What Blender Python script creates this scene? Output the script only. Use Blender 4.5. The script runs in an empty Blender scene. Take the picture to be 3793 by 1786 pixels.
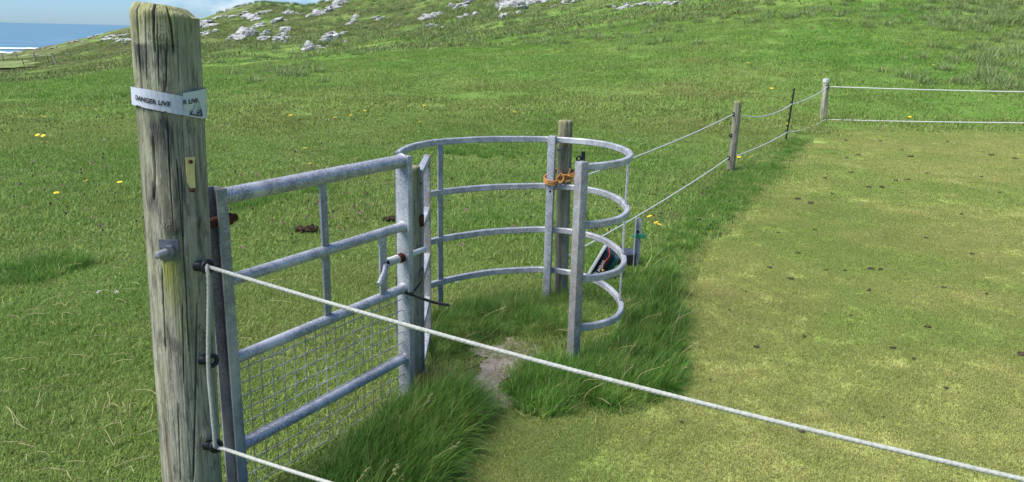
import bpy, bmesh, math, random
import numpy as np
from mathutils import Vector, Matrix, Quaternion, noise as mnoise
random.seed(4); rng = np.random.default_rng(7)
scene = bpy.context.scene
COL = scene.collection

# ------------------------------------------------------------------ camera
PW, PH, FPX = 3793, 1786, 2900.0
PITCH = math.atan(767 / FPX); ROLL = 0.0229; EYE = 1.6
_R0 = np.array([1, 0, 0.]); _U0 = np.array([0, math.sin(PITCH), math.cos(PITCH)])
CF = np.array([0, math.cos(PITCH), -math.sin(PITCH)])
CR = _R0 * math.cos(ROLL) + _U0 * math.sin(ROLL); CU = _U0 * math.cos(ROLL) - _R0 * math.sin(ROLL)
CC = np.array([0, 0, EYE])
cam_d = bpy.data.cameras.new('camera'); cam = bpy.data.objects.new('camera', cam_d); COL.objects.link(cam)
cam_d.sensor_width = 36; cam_d.lens = 36 * FPX / PW; cam_d.clip_start = 0.05; cam_d.clip_end = 60000
m = Matrix(((CR[0], CU[0], -CF[0], 0), (CR[1], CU[1], -CF[1], 0), (CR[2], CU[2], -CF[2], EYE), (0, 0, 0, 1)))
cam.matrix_world = m
scene.camera = cam

# ------------------------------------------------------------------ world, sun, exposure
SUN_EL, SUN_AZ = math.radians(56), math.radians(-112)      # azimuth from +Y, clockwise positive
world = bpy.data.worlds.new('World'); scene.world = world; world.use_nodes = True
nt = world.node_tree; nt.nodes.clear()
def N(nt, t, **kw):
    n = nt.nodes.new(t)
    for k, v in kw.items(): setattr(n, k, v)
    return n
out = N(nt, 'ShaderNodeOutputWorld'); bg = N(nt, 'ShaderNodeBackground'); sky = N(nt, 'ShaderNodeTexSky')
sky.sky_type = 'NISHITA'; sky.sun_disc = False; sky.sun_elevation = SUN_EL; sky.sun_rotation = SUN_AZ
sky.air_density = 1.0; sky.dust_density = 0.3; sky.ozone_density = 2.5
tc = N(nt, 'ShaderNodeTexCoord'); mp = N(nt, 'ShaderNodeMapping'); mp.inputs['Scale'].default_value = (1, 1, 2.2)
nz = N(nt, 'ShaderNodeTexNoise'); nz.inputs['Scale'].default_value = 6.5; nz.inputs['Detail'].default_value = 6; nz.inputs['Roughness'].default_value = .55
rp = N(nt, 'ShaderNodeValToRGB'); rp.color_ramp.elements[0].position = .56; rp.color_ramp.elements[1].position = .78
mx = N(nt, 'ShaderNodeMixRGB'); mx.inputs['Color2'].default_value = (8.0, 8.4, 8.8, 1)
nt.links.new(tc.outputs['Generated'], mp.inputs['Vector']); nt.links.new(mp.outputs[0], nz.inputs['Vector'])
nt.links.new(nz.outputs['Fac'], rp.inputs[0]); nt.links.new(rp.outputs[0], mx.inputs['Fac'])
tn = N(nt, 'ShaderNodeMixRGB', blend_type='MULTIPLY'); tn.inputs[0].default_value = 1; tn.inputs['Color2'].default_value = (.50, .76, 1.22, 1); nt.links.new(sky.outputs[0], tn.inputs['Color1']); nt.links.new(tn.outputs[0], mx.inputs['Color1']); nt.links.new(mx.outputs[0], bg.inputs['Color'])
bg.inputs['Strength'].default_value = 0.068
nt.links.new(bg.outputs[0], out.inputs['Surface'])
sd = bpy.data.lights.new('sun', 'SUN'); sd.energy = 3.5; sd.angle = math.radians(45); sd.color = (1, .965, .91)
sun = bpy.data.objects.new('sun', sd); COL.objects.link(sun)
sun.rotation_euler = Vector((math.sin(SUN_AZ) * math.cos(SUN_EL), math.cos(SUN_AZ) * math.cos(SUN_EL), math.sin(SUN_EL))).to_track_quat('Z', 'Y').to_euler()
scene.view_settings.view_transform = 'Standard'; scene.view_settings.look = 'None'
scene.view_settings.exposure = 1.02; scene.view_settings.gamma = 1
scene.render.engine = 'CYCLES'
scene.cycles.max_bounces = 6; scene.cycles.diffuse_bounces = 3; scene.cycles.glossy_bounces = 3; scene.cycles.transmission_bounces = 3

# ------------------------------------------------------------------ photo geometry helpers (survey of real places)
def ray(x, y): return CF * FPX + (x - PW / 2) * CR - (y - PH / 2) * CU
def atz(x, y, z=0.):
    d = ray(x, y); return CC + d * ((z - EYE) / d[2])
def atY(x, y, Y):
    d = ray(x, y); return CC + d * (Y / d[1])

# ------------------------------------------------------------------ value noise
def _hash(ix, iy, s):
    h = (ix.astype(np.int64) * 374761393 + iy.astype(np.int64) * 668265263 + s * 974634777) & 0xffffffff
    h = ((h ^ (h >> 13)) * 1274126177) & 0xffffffff
    return ((h ^ (h >> 16)) & 0xffff) / 65535.0
def vnoise(x, y, s=0):
    x = np.asarray(x, float); y = np.asarray(y, float)
    ix = np.floor(x); iy = np.floor(y); fx = x - ix; fy = y - iy
    fx = fx * fx * (3 - 2 * fx); fy = fy * fy * (3 - 2 * fy)
    a = _hash(ix, iy, s); b = _hash(ix + 1, iy, s); c = _hash(ix, iy + 1, s); d = _hash(ix + 1, iy + 1, s)
    return (a + (b - a) * fx) * (1 - fy) + (c + (d - c) * fx) * fy
def fbm(x, y, s=0, o=3):
    t = 0; a = .5
    for i in range(o):
        t = t + a * (vnoise(x * 2 ** i, y * 2 ** i, s + i) - .5); a *= .5
    return t

# ------------------------------------------------------------------ terrain height: bearing x distance survey
COLS = [(-1500, [(330, 30), (270, 90), (250, 160), (215, 260), (260, 330)]),
        (-400, [(310, 36), (262, 95), (235, 145), (205, 215), (203, 262), (235, 330)]),
        (0, [(320, 30), (262, 95), (233, 140), (207, 205), (199, 262), (225, 330)]),
        (130, [(320, 30), (255, 85), (228, 135), (190, 200), (172, 240), (225, 330)]),
        (300, [(300, 30), (240, 75), (205, 110), (160, 170), (139, 215), (225, 330)]),
        (480, [(300, 28), (230, 66), (180, 95), (130, 145), (98, 195), (180, 330)]),
        (730, [(300, 26), (225, 58), (160, 92), (110, 135), (72, 182), (170, 330)]),
        (860, [(300, 25), (222, 55), (150, 92), (80, 135), (30, 175), (170, 330)]),
        (950, [(300, 24), (222, 54), (145, 92), (75, 132), (-2, 172), (170, 330)]),
        (1060, [(300, 24), (220, 52), (140, 90), (70, 130), (-2, 168), (170, 330)]),
        (1150, [(300, 24), (215, 50), (135, 90), (60, 130), (20, 160), (170, 330)]),
        (1280, [(300, 23), (205, 47), (130, 85), (60, 120), (-20, 150), (100, 330)]),
        (1500, [(300, 23), (185, 44), (115, 75), (60, 105), (-60, 140), (80, 330)]),
        (2000, [(300, 22), (170, 38), (85, 60), (25, 80), (-120, 120), (60, 330)]),
        (2600, [(300, 21), (140, 34), (35, 50), (-60, 70), (-220, 110), (0, 330)]),
        (3060, [(440, 17.8), (310, 22), (160, 31), (20, 43), (-180, 75), (-250, 110), (0, 330)]),
        (3793, [(455, 20.0), (330, 24), (200, 31), (70, 41), (-40, 52), (-240, 88), (-280, 115), (0, 330)]),
        (5200, [(420, 30), (330, 36), (200, 45), (70, 60), (-150, 105), (0, 330)])]
LD = np.linspace(math.log(.5), math.log(420), 420)
prof = []; azs = []
for x, pts in COLS:
    hy = 82 + .0229 * x; d = ray(x, hy); azs.append(math.atan2(d[0], d[1]))
    Ds = [.5, 13.0]; Zs = [0., 0.]
    for r_, D in pts:
        d = ray(x, r_); Ds.append(D); Zs.append(EYE + D * d[2] / math.hypot(d[0], d[1]))
    Ds.append(Ds[-1] * 1.2); Zs.append(-16)
    z = np.interp(LD, np.log(Ds), Zs)
    k = np.hanning(15); k /= k.sum(); zp = np.pad(z, 7, mode='edge'); prof.append(np.convolve(zp, k, 'valid'))
prof = np.array(prof); AZ = np.linspace(azs[0], azs[-1], 500)
TAB = np.array([np.interp(AZ, azs, prof[:, j]) for j in range(len(LD))]).T
k = np.hanning(11); k /= k.sum()
TAB = np.array([np.convolve(np.pad(TAB[:, j], 5, mode='edge'), k, 'valid') for j in range(len(LD))]).T
def sstep(a, b, x):
    t = np.clip((x - a) / (b - a), 0, 1); return t * t * (3 - 2 * t)
def base_h(x, y):
    D = np.maximum(np.hypot(x, y), .5); az = np.arctan2(x, y)
    w = 1 - sstep(1.5, 2.6, np.abs(az))
    i = np.clip((az - AZ[0]) / (AZ[-1] - AZ[0]) * (len(AZ) - 1), 0, len(AZ) - 1.001); j = np.clip((np.log(D) - LD[0]) / (LD[-1] - LD[0]) * (len(LD) - 1), 0, len(LD) - 1.001)
    a = i.astype(int); b = j.astype(int); fa = i - a; fb = j - b
    z = (TAB[a, b] * (1 - fb) + TAB[a, b + 1] * fb) * (1 - fa) + (TAB[a + 1, b] * (1 - fb) + TAB[a + 1, b + 1] * fb) * fa
    return z * w
def poly(pts): return np.array([atz(x, y)[:2] for x, y in pts])
def inpoly(P, x, y):
    x = np.asarray(x); y = np.asarray(y); c = np.zeros(x.shape, bool); n = len(P)
    for i in range(n):
        x0, y0 = P[i]; x1, y1 = P[i - 1]
        with np.errstate(divide='ignore', invalid='ignore'):
            c ^= ((y0 > y) != (y1 > y)) & (x < (x1 - x0) * (y - y0) / (y1 - y0 + 1e-12) + x0)
    return c
GREEN = np.vstack([poly([(3060, 497), (3010, 515), (2965, 590), (2865, 695), (2765, 790), (2655, 885), (2580, 985), (2535, 1080), (2522, 1200), (2540, 1300), (2530, 1400), (2480, 1480),
              (2330, 1535), (2120, 1555), (1900, 1575), (1790, 1640), (1700, 1786)]), [(-.6, 1.9), (-.9, 1.2), (-.9, -6), (14, -6), (13, 12)], poly([(3793, 500), (3400, 490), (3200, 490)])])
SOIL = poly([(1790, 1300), (1860, 1262), (1930, 1275), (1985, 1300), (1960, 1345), (1915, 1390), (1900, 1440), (1860, 1465), (1845, 1505), (1790, 1520), (1760, 1490), (1735, 1440), (1750, 1360)])
def height(x, y):
    x = np.asarray(x, float); y = np.asarray(y, float)
    D = np.hypot(x, y); z = base_h(x, y)
    g = np.where(inpoly(GREEN, x, y), .15, 1.)
    z = z + g * (.022 * fbm(x * 3, y * 3, 3) * sstep(1, 6, D) + .10 * fbm(x * .7, y * .7, 9) * sstep(6, 14, D) + .5 * fbm(x * .3, y * .3, 21) * sstep(18, 45, D)
                 + 1.6 * fbm(x * .11, y * .11, 33) * sstep(50, 100, D))
    return z
def normal_at(x, y, e=.15):
    e = np.maximum(e, np.hypot(x, y) * .01)
    dx = (height(x + e, y) - height(x - e, y)) / (2 * e); dy = (height(x, y + e) - height(x, y - e)) / (2 * e)
    n = np.stack([-dx, -dy, np.ones_like(dx)], -1); return n / np.linalg.norm(n, axis=-1, keepdims=True)
def hit(px, py, d0=1.5, d1=300):
    d = ray(px, py); d = d / math.hypot(d[0], d[1]); Ds = np.geomspace(d0, d1, 2600)
    P = CC[None] + d[None] * Ds[:, None]; g = P[:, 2] - height(P[:, 0], P[:, 1])
    w = np.where(g <= 0)[0]; i = w[0] if len(w) else int(np.argmin(g[Ds < 240]))
    p = P[i].copy(); p[2] = height(p[0:1], p[1:2])[0]; return p, Ds[i]

# ------------------------------------------------------------------ object helpers
def props(o, label=None, cat=None, group=None, kind=None):
    if label: o['label'] = label
    if cat: o['category'] = cat
    if group: o['group'] = group
    if kind: o['kind'] = kind
    return o
def link(name, me, mat=None, parent=None, loc=None):
    o = bpy.data.objects.new(name, me); COL.objects.link(o)
    if mat and me: me.materials.append(mat)
    if parent: o.parent = parent
    if loc is not None: o.location = loc
    return o
def empty(name, loc=(0, 0, 0), rz=0.):
    o = bpy.data.objects.new(name, None); COL.objects.link(o); o.location = loc; o.rotation_euler = (0, 0, rz); o.empty_display_size = .1; return o
def mesh(name, v, f, smooth=True):
    me = bpy.data.meshes.new(name); me.from_pydata([tuple(map(float, p)) for p in v], [], [tuple(int(i) for i in q) for q in f]); me.update()
    if smooth: me.shade_smooth()
    return me
def np_mesh(name, V, Q):
    """quads/tris arrays, fast"""
    me = bpy.data.meshes.new(name); V = np.asarray(V, np.float32); Q = np.asarray(Q, np.int32)
    me.vertices.add(len(V)); me.vertices.foreach_set('co', V.ravel()); k = Q.shape[1]
    me.loops.add(Q.size); me.loops.foreach_set('vertex_index', Q.ravel()); me.polygons.add(len(Q))
    me.polygons.foreach_set('loop_start', np.arange(0, Q.size, k, dtype=np.int32)); me.polygons.foreach_set('loop_total', np.full(len(Q), k, np.int32))
    me.update(calc_edges=True); me.validate(); return me
def fattr(me, name, a, dom='POINT'):
    at = me.attributes.new(name, 'FLOAT', dom); at.data.foreach_set('value', np.asarray(a, np.float32).ravel())
def box_bm(bm, c, s, rot=None, bev=0.):
    r = bmesh.ops.create_cube(bm, size=1.)['verts']
    M = Matrix.Translation(c) @ (rot.to_4x4() if rot else Matrix()) @ Matrix.Diagonal((s[0], s[1], s[2], 1))
    bmesh.ops.transform(bm, matrix=M, verts=r)
    if bev > 0:
        es = list({e for v in r for e in v.link_edges}); bmesh.ops.bevel(bm, geom=es, offset=bev, segments=2, affect='EDGES', profile=.6)
def bm_obj(name, bm, mat, parent=None, smooth=True, loc=None):
    me = bpy.data.meshes.new(name); bmesh.ops.recalc_face_normals(bm, faces=bm.faces); bm.to_mesh(me); bm.free()
    if smooth:
        me.shade_smooth()
        try: me.set_sharp_from_angle(angle=math.radians(40))
        except Exception: pass
    return link(name, me, mat, parent, loc)
def box_obj(name, c, s, mat, parent=None, rot=None, bev=.002):
    bm = bmesh.new(); box_bm(bm, c, s, rot, bev); return bm_obj(name, bm, mat, parent)
def frames(P, up=(0, 0, 1)):
    P = np.asarray(P, float); T = np.gradient(P, axis=0); T /= np.linalg.norm(T, axis=1, keepdims=True)
    S = np.cross(T, np.array(up)[None]); bad = np.linalg.norm(S, axis=1) < 1e-3; S[bad] = np.cross(T[bad], [0.31, .95, 0.])
    S /= np.linalg.norm(S, axis=1, keepdims=True); return P, T, S, np.cross(S, T)
def sweep(P, prof_fn, n, caps=True):
    """prof_fn(i) -> (n,2) offsets on side/up"""
    P, T, S, B = frames(P); V = []; F = []
    for i in range(len(P)):
        for a, b in prof_fn(i): V.append(P[i] + S[i] * a + B[i] * b)
    for i in range(len(P) - 1):
        for j in range(n): F.append((i * n + j, i * n + (j + 1) % n, (i + 1) * n + (j + 1) % n, (i + 1) * n + j))
    if caps: F.append(tuple(range(n - 1, -1, -1))); F.append(tuple((len(P) - 1) * n + j for j in range(n)))
    return V, F
def circ(r, n=12): return [(r * math.cos(2 * math.pi * j / n), r * math.sin(2 * math.pi * j / n)) for j in range(n)]
def tube(name, P, r, mat, parent=None, n=12, off=(0, 0, 0)):
    P = np.asarray(P, float) - np.array(off); rr = r if hasattr(r, '__len__') else [r] * len(P)
    v, f = sweep(P, lambda i: circ(rr[i], n), n); me = mesh(name, v, f)
    try: me.set_sharp_from_angle(angle=math.radians(50))
    except Exception: pass
    return link(name, me, mat, parent)
def bar(name, P, w, h, mat, parent=None, off=(0, 0, 0), c=.004):
    """rounded rectangular section swept along a path (w across, h up)"""
    a, b = w / 2, h / 2; pr_ = [(a, -b + c), (a, b - c), (a - c, b), (-a + c, b), (-a, b - c), (-a, -b + c), (-a + c, -b), (a - c, -b)]
    v, f = sweep(np.asarray(P, float) - np.array(off), lambda i: pr_, 8); me = mesh(name, v, f)
    me.set_sharp_from_angle(angle=math.radians(30)); return link(name, me, mat, parent)
def rope_mesh(P, r, pitch=.035, step=.004):
    P = np.asarray(P, float); s = np.r_[0, np.cumsum(np.linalg.norm(np.diff(P, axis=0), axis=1))]; n = max(8, int(s[-1] / step)); t = np.linspace(0, s[-1], n)
    Q = np.stack([np.interp(t, s, P[:, i]) for i in range(3)], 1); k = 15
    def pf(i):
        ph = 2 * math.pi * t[i] / pitch; o = []
        for j in range(k):
            a = 2 * math.pi * j / k; rad = r * (.72 + .34 * abs(math.cos(1.5 * (a - ph))) ** .7); o.append((rad * math.cos(a), rad * math.sin(a)))
        return o
    return sweep(Q, pf, k)
def catmull(P, n=12, closed=False):
    P = [np.array(p, float) for p in P]; o = []
    for i in range(len(P) - 1):
        p0 = P[max(i - 1, 0)]; p1 = P[i]; p2 = P[i + 1]; p3 = P[min(i + 2, len(P) - 1)]
        for k_ in range(n):
            t = k_ / n; o.append(.5 * (2 * p1 + (p2 - p0) * t + (2 * p0 - 5 * p1 + 4 * p2 - p3) * t * t + (3 * p1 - p0 - 3 * p2 + p3) * t ** 3))
    o.append(P[-1]); return np.array(o)
def sag(a, b, s, n=40):
    a = np.array(a, float); b = np.array(b, float); t = np.linspace(0, 1, n)[:, None]; p = a + (b - a) * t; p[:, 2] -= (4 * s * t * (1 - t))[:, 0]; return p
def torus(name, c, R, r, axis, mat, parent=None, n=28, k=12):
    ax = Vector(axis).normalized(); q = Vector((0, 0, 1)).rotation_difference(ax); v = []; f = []
    for i in range(n):
        A = 2 * math.pi * i / n
        for j in range(k):
            B = 2 * math.pi * j / k; p = Vector(((R + r * math.cos(B)) * math.cos(A), (R + r * math.cos(B)) * math.sin(A), r * math.sin(B))); v.append(q @ p + Vector(c))
    for i in range(n):
        for j in range(k): f.append((i * k + j, ((i + 1) % n) * k + j, ((i + 1) % n) * k + (j + 1) % k, i * k + (j + 1) % k))
    return link(name, mesh(name, v, f), mat, parent)

# ------------------------------------------------------------------ materials
def newmat(name):
    mt = bpy.data.materials.new(name); mt.use_nodes = True; t = mt.node_tree; b = t.nodes['Principled BSDF']; return mt, t, b
def lk(t, a, b): t.links.new(a, b)
def noise_node(t, scale, detail=4, rough=.55, vec=None, mapping=None):
    n = N(t, 'ShaderNodeTexNoise'); n.inputs['Scale'].default_value = scale; n.inputs['Detail'].default_value = detail; n.inputs['Roughness'].default_value = rough
    if vec is not None:
        if mapping:
            mm = N(t, 'ShaderNodeMapping'); mm.inputs['Scale'].default_value = mapping; lk(t, vec, mm.inputs[0]); vec = mm.outputs[0]
        lk(t, vec, n.inputs['Vector'])
    return n.outputs['Fac']
def ramp(t, fac, stops):
    n = N(t, 'ShaderNodeValToRGB'); e = n.color_ramp.elements
    while len(e) < len(stops): e.new(.5)
    for i, (p, c) in enumerate(stops): e[i].position = p; e[i].color = (*c, 1) if len(c) == 3 else c
    lk(t, fac, n.inputs[0]); return n.outputs[0]
def mix(t, fac, a, b, mode='MIX'):
    n = N(t, 'ShaderNodeMixRGB', blend_type=mode)
    for s, v in (('Fac', fac), ('Color1', a), ('Color2', b)):
        if isinstance(v, (int, float)): n.inputs[s].default_value = v
        elif isinstance(v, tuple): n.inputs[s].default_value = (*v, 1)
        else: lk(t, v, n.inputs[s])
    return n.outputs[0]
def math_n(t, op, a, b=0.):
    n = N(t, 'ShaderNodeMath', operation=op)
    for i, v in enumerate((a, b)):
        if isinstance(v, (int, float)): n.inputs[i].default_value = v
        else: lk(t, v, n.inputs[i])
    return n.outputs[0]
def bump(t, b, h, strength=.3, dist=.01):
    n = N(t, 'ShaderNodeBump'); n.inputs['Strength'].default_value = strength; n.inputs['Distance'].default_value = dist; lk(t, h, n.inputs['Height']); lk(t, n.outputs[0], b.inputs['Normal'])
def attr(t, name, typ='GEOMETRY'):
    n = N(t, 'ShaderNodeAttribute'); n.attribute_type = typ; n.attribute_name = name; return n.outputs['Fac']
def wpos(t): return N(t, 'ShaderNodeNewGeometry').outputs['Position']
def opos(t): return N(t, 'ShaderNodeTexCoord').outputs['Object']

def plain(name, col, rough=.5, metal=0., var=.15, scale=40, spec=.5, bmp=0.):
    mt, t, b = newmat(name); n = noise_node(t, scale, 4, .6, opos(t))
    c0 = tuple(v * (1 - var) for v in col); c1 = tuple(min(1, v * (1 + var)) for v in col)
    lk(t, ramp(t, n, [(.3, c0), (.7, c1)]), b.inputs['Base Color']); b.inputs['Roughness'].default_value = rough; b.inputs['Metallic'].default_value = metal; b.inputs['Specular IOR Level'].default_value = spec
    if bmp: bump(t, b, n, bmp, .003)
    return mt
def galv(name, dark=.0, rust=.0):
    mt, t, b = newmat(name); o = wpos(t)
    n1 = noise_node(t, 22, 5, .65, o); n2 = noise_node(t, 160, 3, .6, o); n3 = noise_node(t, 7, 3, .5, o, (1, 1, .35))
    c = ramp(t, n1, [(.3, (.30 - dark * .6, .305 - dark * .6, .315 - dark * .6)), (.52, (.46 - dark, .465 - dark, .475 - dark)), (.72, (.60 - dark, .60 - dark, .605 - dark))])
    c = mix(t, ramp(t, n2, [(.46, (0, 0, 0)), (.6, (.75,) * 3)]), c, (.13, .14, .155))
    c = mix(t, ramp(t, n3, [(.5, (0, 0, 0)), (.64, (.65,) * 3)]), c, (.58, .59, .59))
    if rust: c = mix(t, ramp(t, noise_node(t, 34, 5, .7, o), [(.5 - rust * .2, (0, 0, 0)), (.72, (rust,) * 3)]), c, (.25, .19, .13))
    lk(t, c, b.inputs['Base Color']); b.inputs['Metallic'].default_value = .35
    lk(t, ramp(t, n1, [(.3, (.62,) * 3), (.7, (.42,) * 3)]), b.inputs['Roughness']); bump(t, b, n2, .18, .002); return mt
M_GALV = galv('galvanised_steel'); M_GALVD = galv('galvanised_steel_weathered', .14); M_GALVR = galv('galvanised_steel_dirty', .03, .75)
M_RUST = plain('rusty_iron', (.075, .028, .016), .9, 0, .45, 60, .2, .5)
M_BLACK = plain('black_plastic', (.012, .012, .013), .45, 0, .3, 30, .4)
M_RUBBER = plain('black_rubber', (.015, .015, .016), .7, 0, .3, 30, .3)
M_ZINC = plain('dull_zinc', (.16, .17, .185), .5, .6, .3, 50)
M_ROPE, t, b = newmat('white_fence_rope'); c = ramp(t, noise_node(t, 90, 4, .7, wpos(t)), [(.3, (.28, .29, .235)), (.55, (.41, .42, .355)), (.8, (.50, .51, .45))]); lk(t, c, b.inputs['Base Color']); b.inputs['Roughness'].default_value = .8
bump(t, b, noise_node(t, 900, 2, .6, wpos(t)), .5, .002)
M_TWINE = plain('orange_twine', (.46, .21, .06), .8, 0, .35, 80, .2)
M_TAPE = plain('white_tape', (.52, .54, .58), .5, 0, .10, 25)
M_TAPE2 = plain('cream_tape', (.53, .57, .51), .5, 0, .08, 25)
M_INK = plain('black_ink', (.015, .015, .02), .6, 0, .2, 60); M_INKF = plain('faded_ink', (.36, .40, .38), .6, 0, .2, 60)
M_YEL = plain('faded_yellow_plastic', (.70, .56, .22), .5, 0, .16, 30)
M_GREENP = plain('green_plastic', (.01, .22, .10), .4, 0, .2, 30); M_WIREY = plain('yellow_green_wire', (.42, .60, .12), .5, 0, .1, 30)
M_RED = plain('red_wire', (.5, .05, .03), .5, 0, .15, 30); M_BRASS = plain('brass', (.5, .35, .08), .35, .8, .2, 30)
M_PALE = plain('pale_grey_plastic', (.55, .56, .52), .5, 0, .1, 30); M_DKGREEN = plain('dark_green_plastic', (.008, .07, .05), .3, 0, .3, 20)
M_WHITE = plain('white_print', (.58, .58, .55), .5, 0, .05, 30)
M_STEELW = galv('galvanised_wire', .2)
def wood(name, warm=0., light=1., heavy=True):
    mt, t, b = newmat(name); o = opos(t)
    g1 = noise_node(t, 26, 5, .65, o, (1, 1, .045)); g2 = noise_node(t, 110, 4, .7, o, (1, 1, .035)); bl = noise_node(t, 9, 5, .6, o, (1, 1, .4)); fl = noise_node(t, 75, 3, .6, o, (1, 1, .3))
    L = light * 1.25
    c = ramp(t, g1, [(.32, (.11 * L, .098 * L, .062 * L)), (.45, (.245 * L, .228 * L, .155 * L)), (.56, (.33 * L, .312 * L, .222 * L)), (.70, (.42 * L, .405 * L, .31 * L))])
    c = mix(t, ramp(t, g2, [(.34, (.75,) * 3), (.47, (0, 0, 0))]), c, (.10, .095, .07))
    c = mix(t, ramp(t, bl, [(.46, (0, 0, 0)), (.66, (.7,) * 3)]), c, (.27 * L, .285 * L, .15 * L))
    c = mix(t, ramp(t, fl, [(.58, (0, 0, 0)), (.7, (.5,) * 3)]), c, (.50, .49, .40)); c = mix(t, ramp(t, noise_node(t, 48, 5, .75, o, (1, 1, .22)), [(.36, (.75,) * 3), (.47, (0, 0, 0))]), c, (.085, .082, .065))
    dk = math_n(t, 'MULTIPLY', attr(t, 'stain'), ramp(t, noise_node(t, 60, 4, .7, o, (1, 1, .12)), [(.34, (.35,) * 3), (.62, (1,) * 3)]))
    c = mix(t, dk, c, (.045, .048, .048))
    c = mix(t, math_n(t, 'MULTIPLY', attr(t, 'moss'), ramp(t, g1, [(.3, (.5,) * 3), (.6, (1,) * 3)])), c, (.27, .27, .05))
    lk(t, c, b.inputs['Base Color']); b.inputs['Roughness'].default_value = .92; b.inputs['Specular IOR Level'].default_value = .15
    bump(t, b, math_n(t, 'ADD', g2, math_n(t, 'MULTIPLY', fl, .9)), .9, .006); return mt
M_WOOD = wood('weathered_timber'); M_WOOD2 = wood('grey_timber', light=.72); M_WOOD3 = wood('pale_timber', light=1.15)

# grass colours, shared by the turf sheet and the blades
def grass_col(t, blade=True, short=False):
    w = wpos(t)
    a = noise_node(t, .55, 3, .6, w); b_ = noise_node(t, 2.6, 4, .6, w); c_ = noise_node(t, .13, 3, .6, w)
    if short: base = ramp(t, b_, [(.28, (.225, .295, .07)), (.5, (.31, .365, .10)), (.70, (.41, .42, .145))])
    else: base = ramp(t, b_, [(.28, (.115, .235, .035)), (.5, (.16, .29, .05)), (.70, (.235, .345, .08))])
    if short:
        base = mix(t, ramp(t, a, [(.46, (0, 0, 0)), (.60, (.8,) * 3)]), base, (.20, .32, .06)); base = mix(t, ramp(t, c_, [(.42, (.35,) * 3), (.62, (0, 0, 0))]), base, (.40, .39, .14))
    else:
        base = mix(t, ramp(t, a, [(.42, (.0,) * 3), (.64, (.6,) * 3)]), base, (.105, .25, .032))
        base = mix(t, ramp(t, c_, [(.40, (.5,) * 3), (.6, (0, 0, 0))]), base, (.26, .325, .09))
    return base
def blade_mat(name, short=False, lush=False, upland=False):
    mt, t, b = newmat(name)
    if lush:
        w = wpos(t); base = ramp(t, noise_node(t, 4.5, 3, .6, w), [(.3, (.06, .17, .02)), (.55, (.105, .24, .032)), (.75, (.20, .30, .06))])
    else: base = grass_col(t, True, short)
    r_ = attr(t, 'rnd')
    if upland: base = mix(t, ramp(t, noise_node(t, .085, 5, .65, wpos(t)), [(.36, (.25,) * 3), (.52, (.95,) * 3)]), base, ramp(t, noise_node(t, .5, 4, .7, wpos(t)), [(.32, (.085, .14, .04)), (.5, (.15, .19, .065)), (.7, (.20, .19, .095))]))
    base = mix(t, .6, base, ramp(t, r_, [(0, (.18, .24, .18)), (.5, (1, 1, 1)), (1, (1.95, 1.85, 1.6))]), 'MULTIPLY')
    straw = ramp(t, r_, [(.90 if not short else .80, (0, 0, 0)), (.94 if not short else .88, (.8,) * 3)])
    base = mix(t, straw, base, (.34, .29, .12))
    ti = attr(t, 'tint', 'INSTANCER')
    base = mix(t, math_n(t, 'MULTIPLY', ti, 1.), base, (.27, .22, .085))
    lk(t, base, b.inputs['Base Color']); b.inputs['Roughness'].default_value = .55; b.inputs['Specular IOR Level'].default_value = .25
    tr = N(t, 'ShaderNodeBsdfTranslucent'); lk(t, mix(t, .5, base, (1.25, 1.3, .9), 'MULTIPLY'), tr.inputs[0]); ms = N(t, 'ShaderNodeMixShader'); ms.inputs[0].default_value = .28
    o = t.nodes['Material Output']; lk(t, b.outputs[0], ms.inputs[1]); lk(t, tr.outputs[0], ms.inputs[2]); lk(t, ms.outputs[0], o.inputs['Surface']); return mt
M_BLADE = blade_mat('pasture_blade'); M_SHORT = blade_mat('mown_blade', True); M_LUSH = blade_mat('lush_blade', False, True); M_UP = blade_mat('upland_blade', False, False, True)
M_TURF, t, b = newmat('turf'); w = wpos(t); c = grass_col(t)
fine = noise_node(t, 14, 5, .75, w); c = mix(t, .7, c, ramp(t, fine, [(.3, (.55, .6, .5)), (.5, (1, 1, 1)), (.7, (1.35, 1.3, 1.15))]), 'MULTIPLY')
c = mix(t, attr(t, 'thatch'), c, ramp(t, fine, [(.3, (.06, .075, .025)), (.7, (.15, .17, .06))])); hz = attr(t, 'heath'); hn = ramp(t, noise_node(t, .22, 5, .65, w), [(.36, (.05,) * 3), (.6, (1,) * 3)])
c = mix(t, math_n(t, 'MULTIPLY', hz, hn), c, ramp(t, noise_node(t, .9, 5, .7, w), [(.3, (.05, .075, .022)), (.5, (.105, .105, .045)), (.7, (.16, .135, .07))]))
lk(t, c, b.inputs['Base Color']); b.inputs['Roughness'].default_value = .95; b.inputs['Specular IOR Level'].default_value = .1
bump(t, b, math_n(t, 'ADD', noise_node(t, 3.0, 6, .7, w), fine), .9, .08)
M_GREEN, t, b = newmat('mown_green'); w = wpos(t); c = grass_col(t, False, True)
c = mix(t, .6, c, ramp(t, noise_node(t, 60, 4, .8, w), [(.3, (.6, .65, .5)), (.5, (1, 1, 1)), (.7, (1.3, 1.25, 1.1))]), 'MULTIPLY')
lk(t, c, b.inputs['Base Color']); b.inputs['Roughness'].default_value = .95; b.inputs['Specular IOR Level'].default_value = .1; bump(t, b, noise_node(t, 120, 3, .7, w), .6, .006)
M_SOIL, t, b = newmat('trodden_soil'); w = wpos(t)
c = ramp(t, noise_node(t, 70, 5, .75, w), [(.3, (.20, .16, .125)), (.5, (.34, .28, .225)), (.7, (.48, .42, .345))]); c = mix(t, ramp(t, noise_node(t, 9, 3, .6, w), [(.45, (0, 0, 0)), (.65, (.6,) * 3)]), c, (.17, .13, .08))
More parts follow.
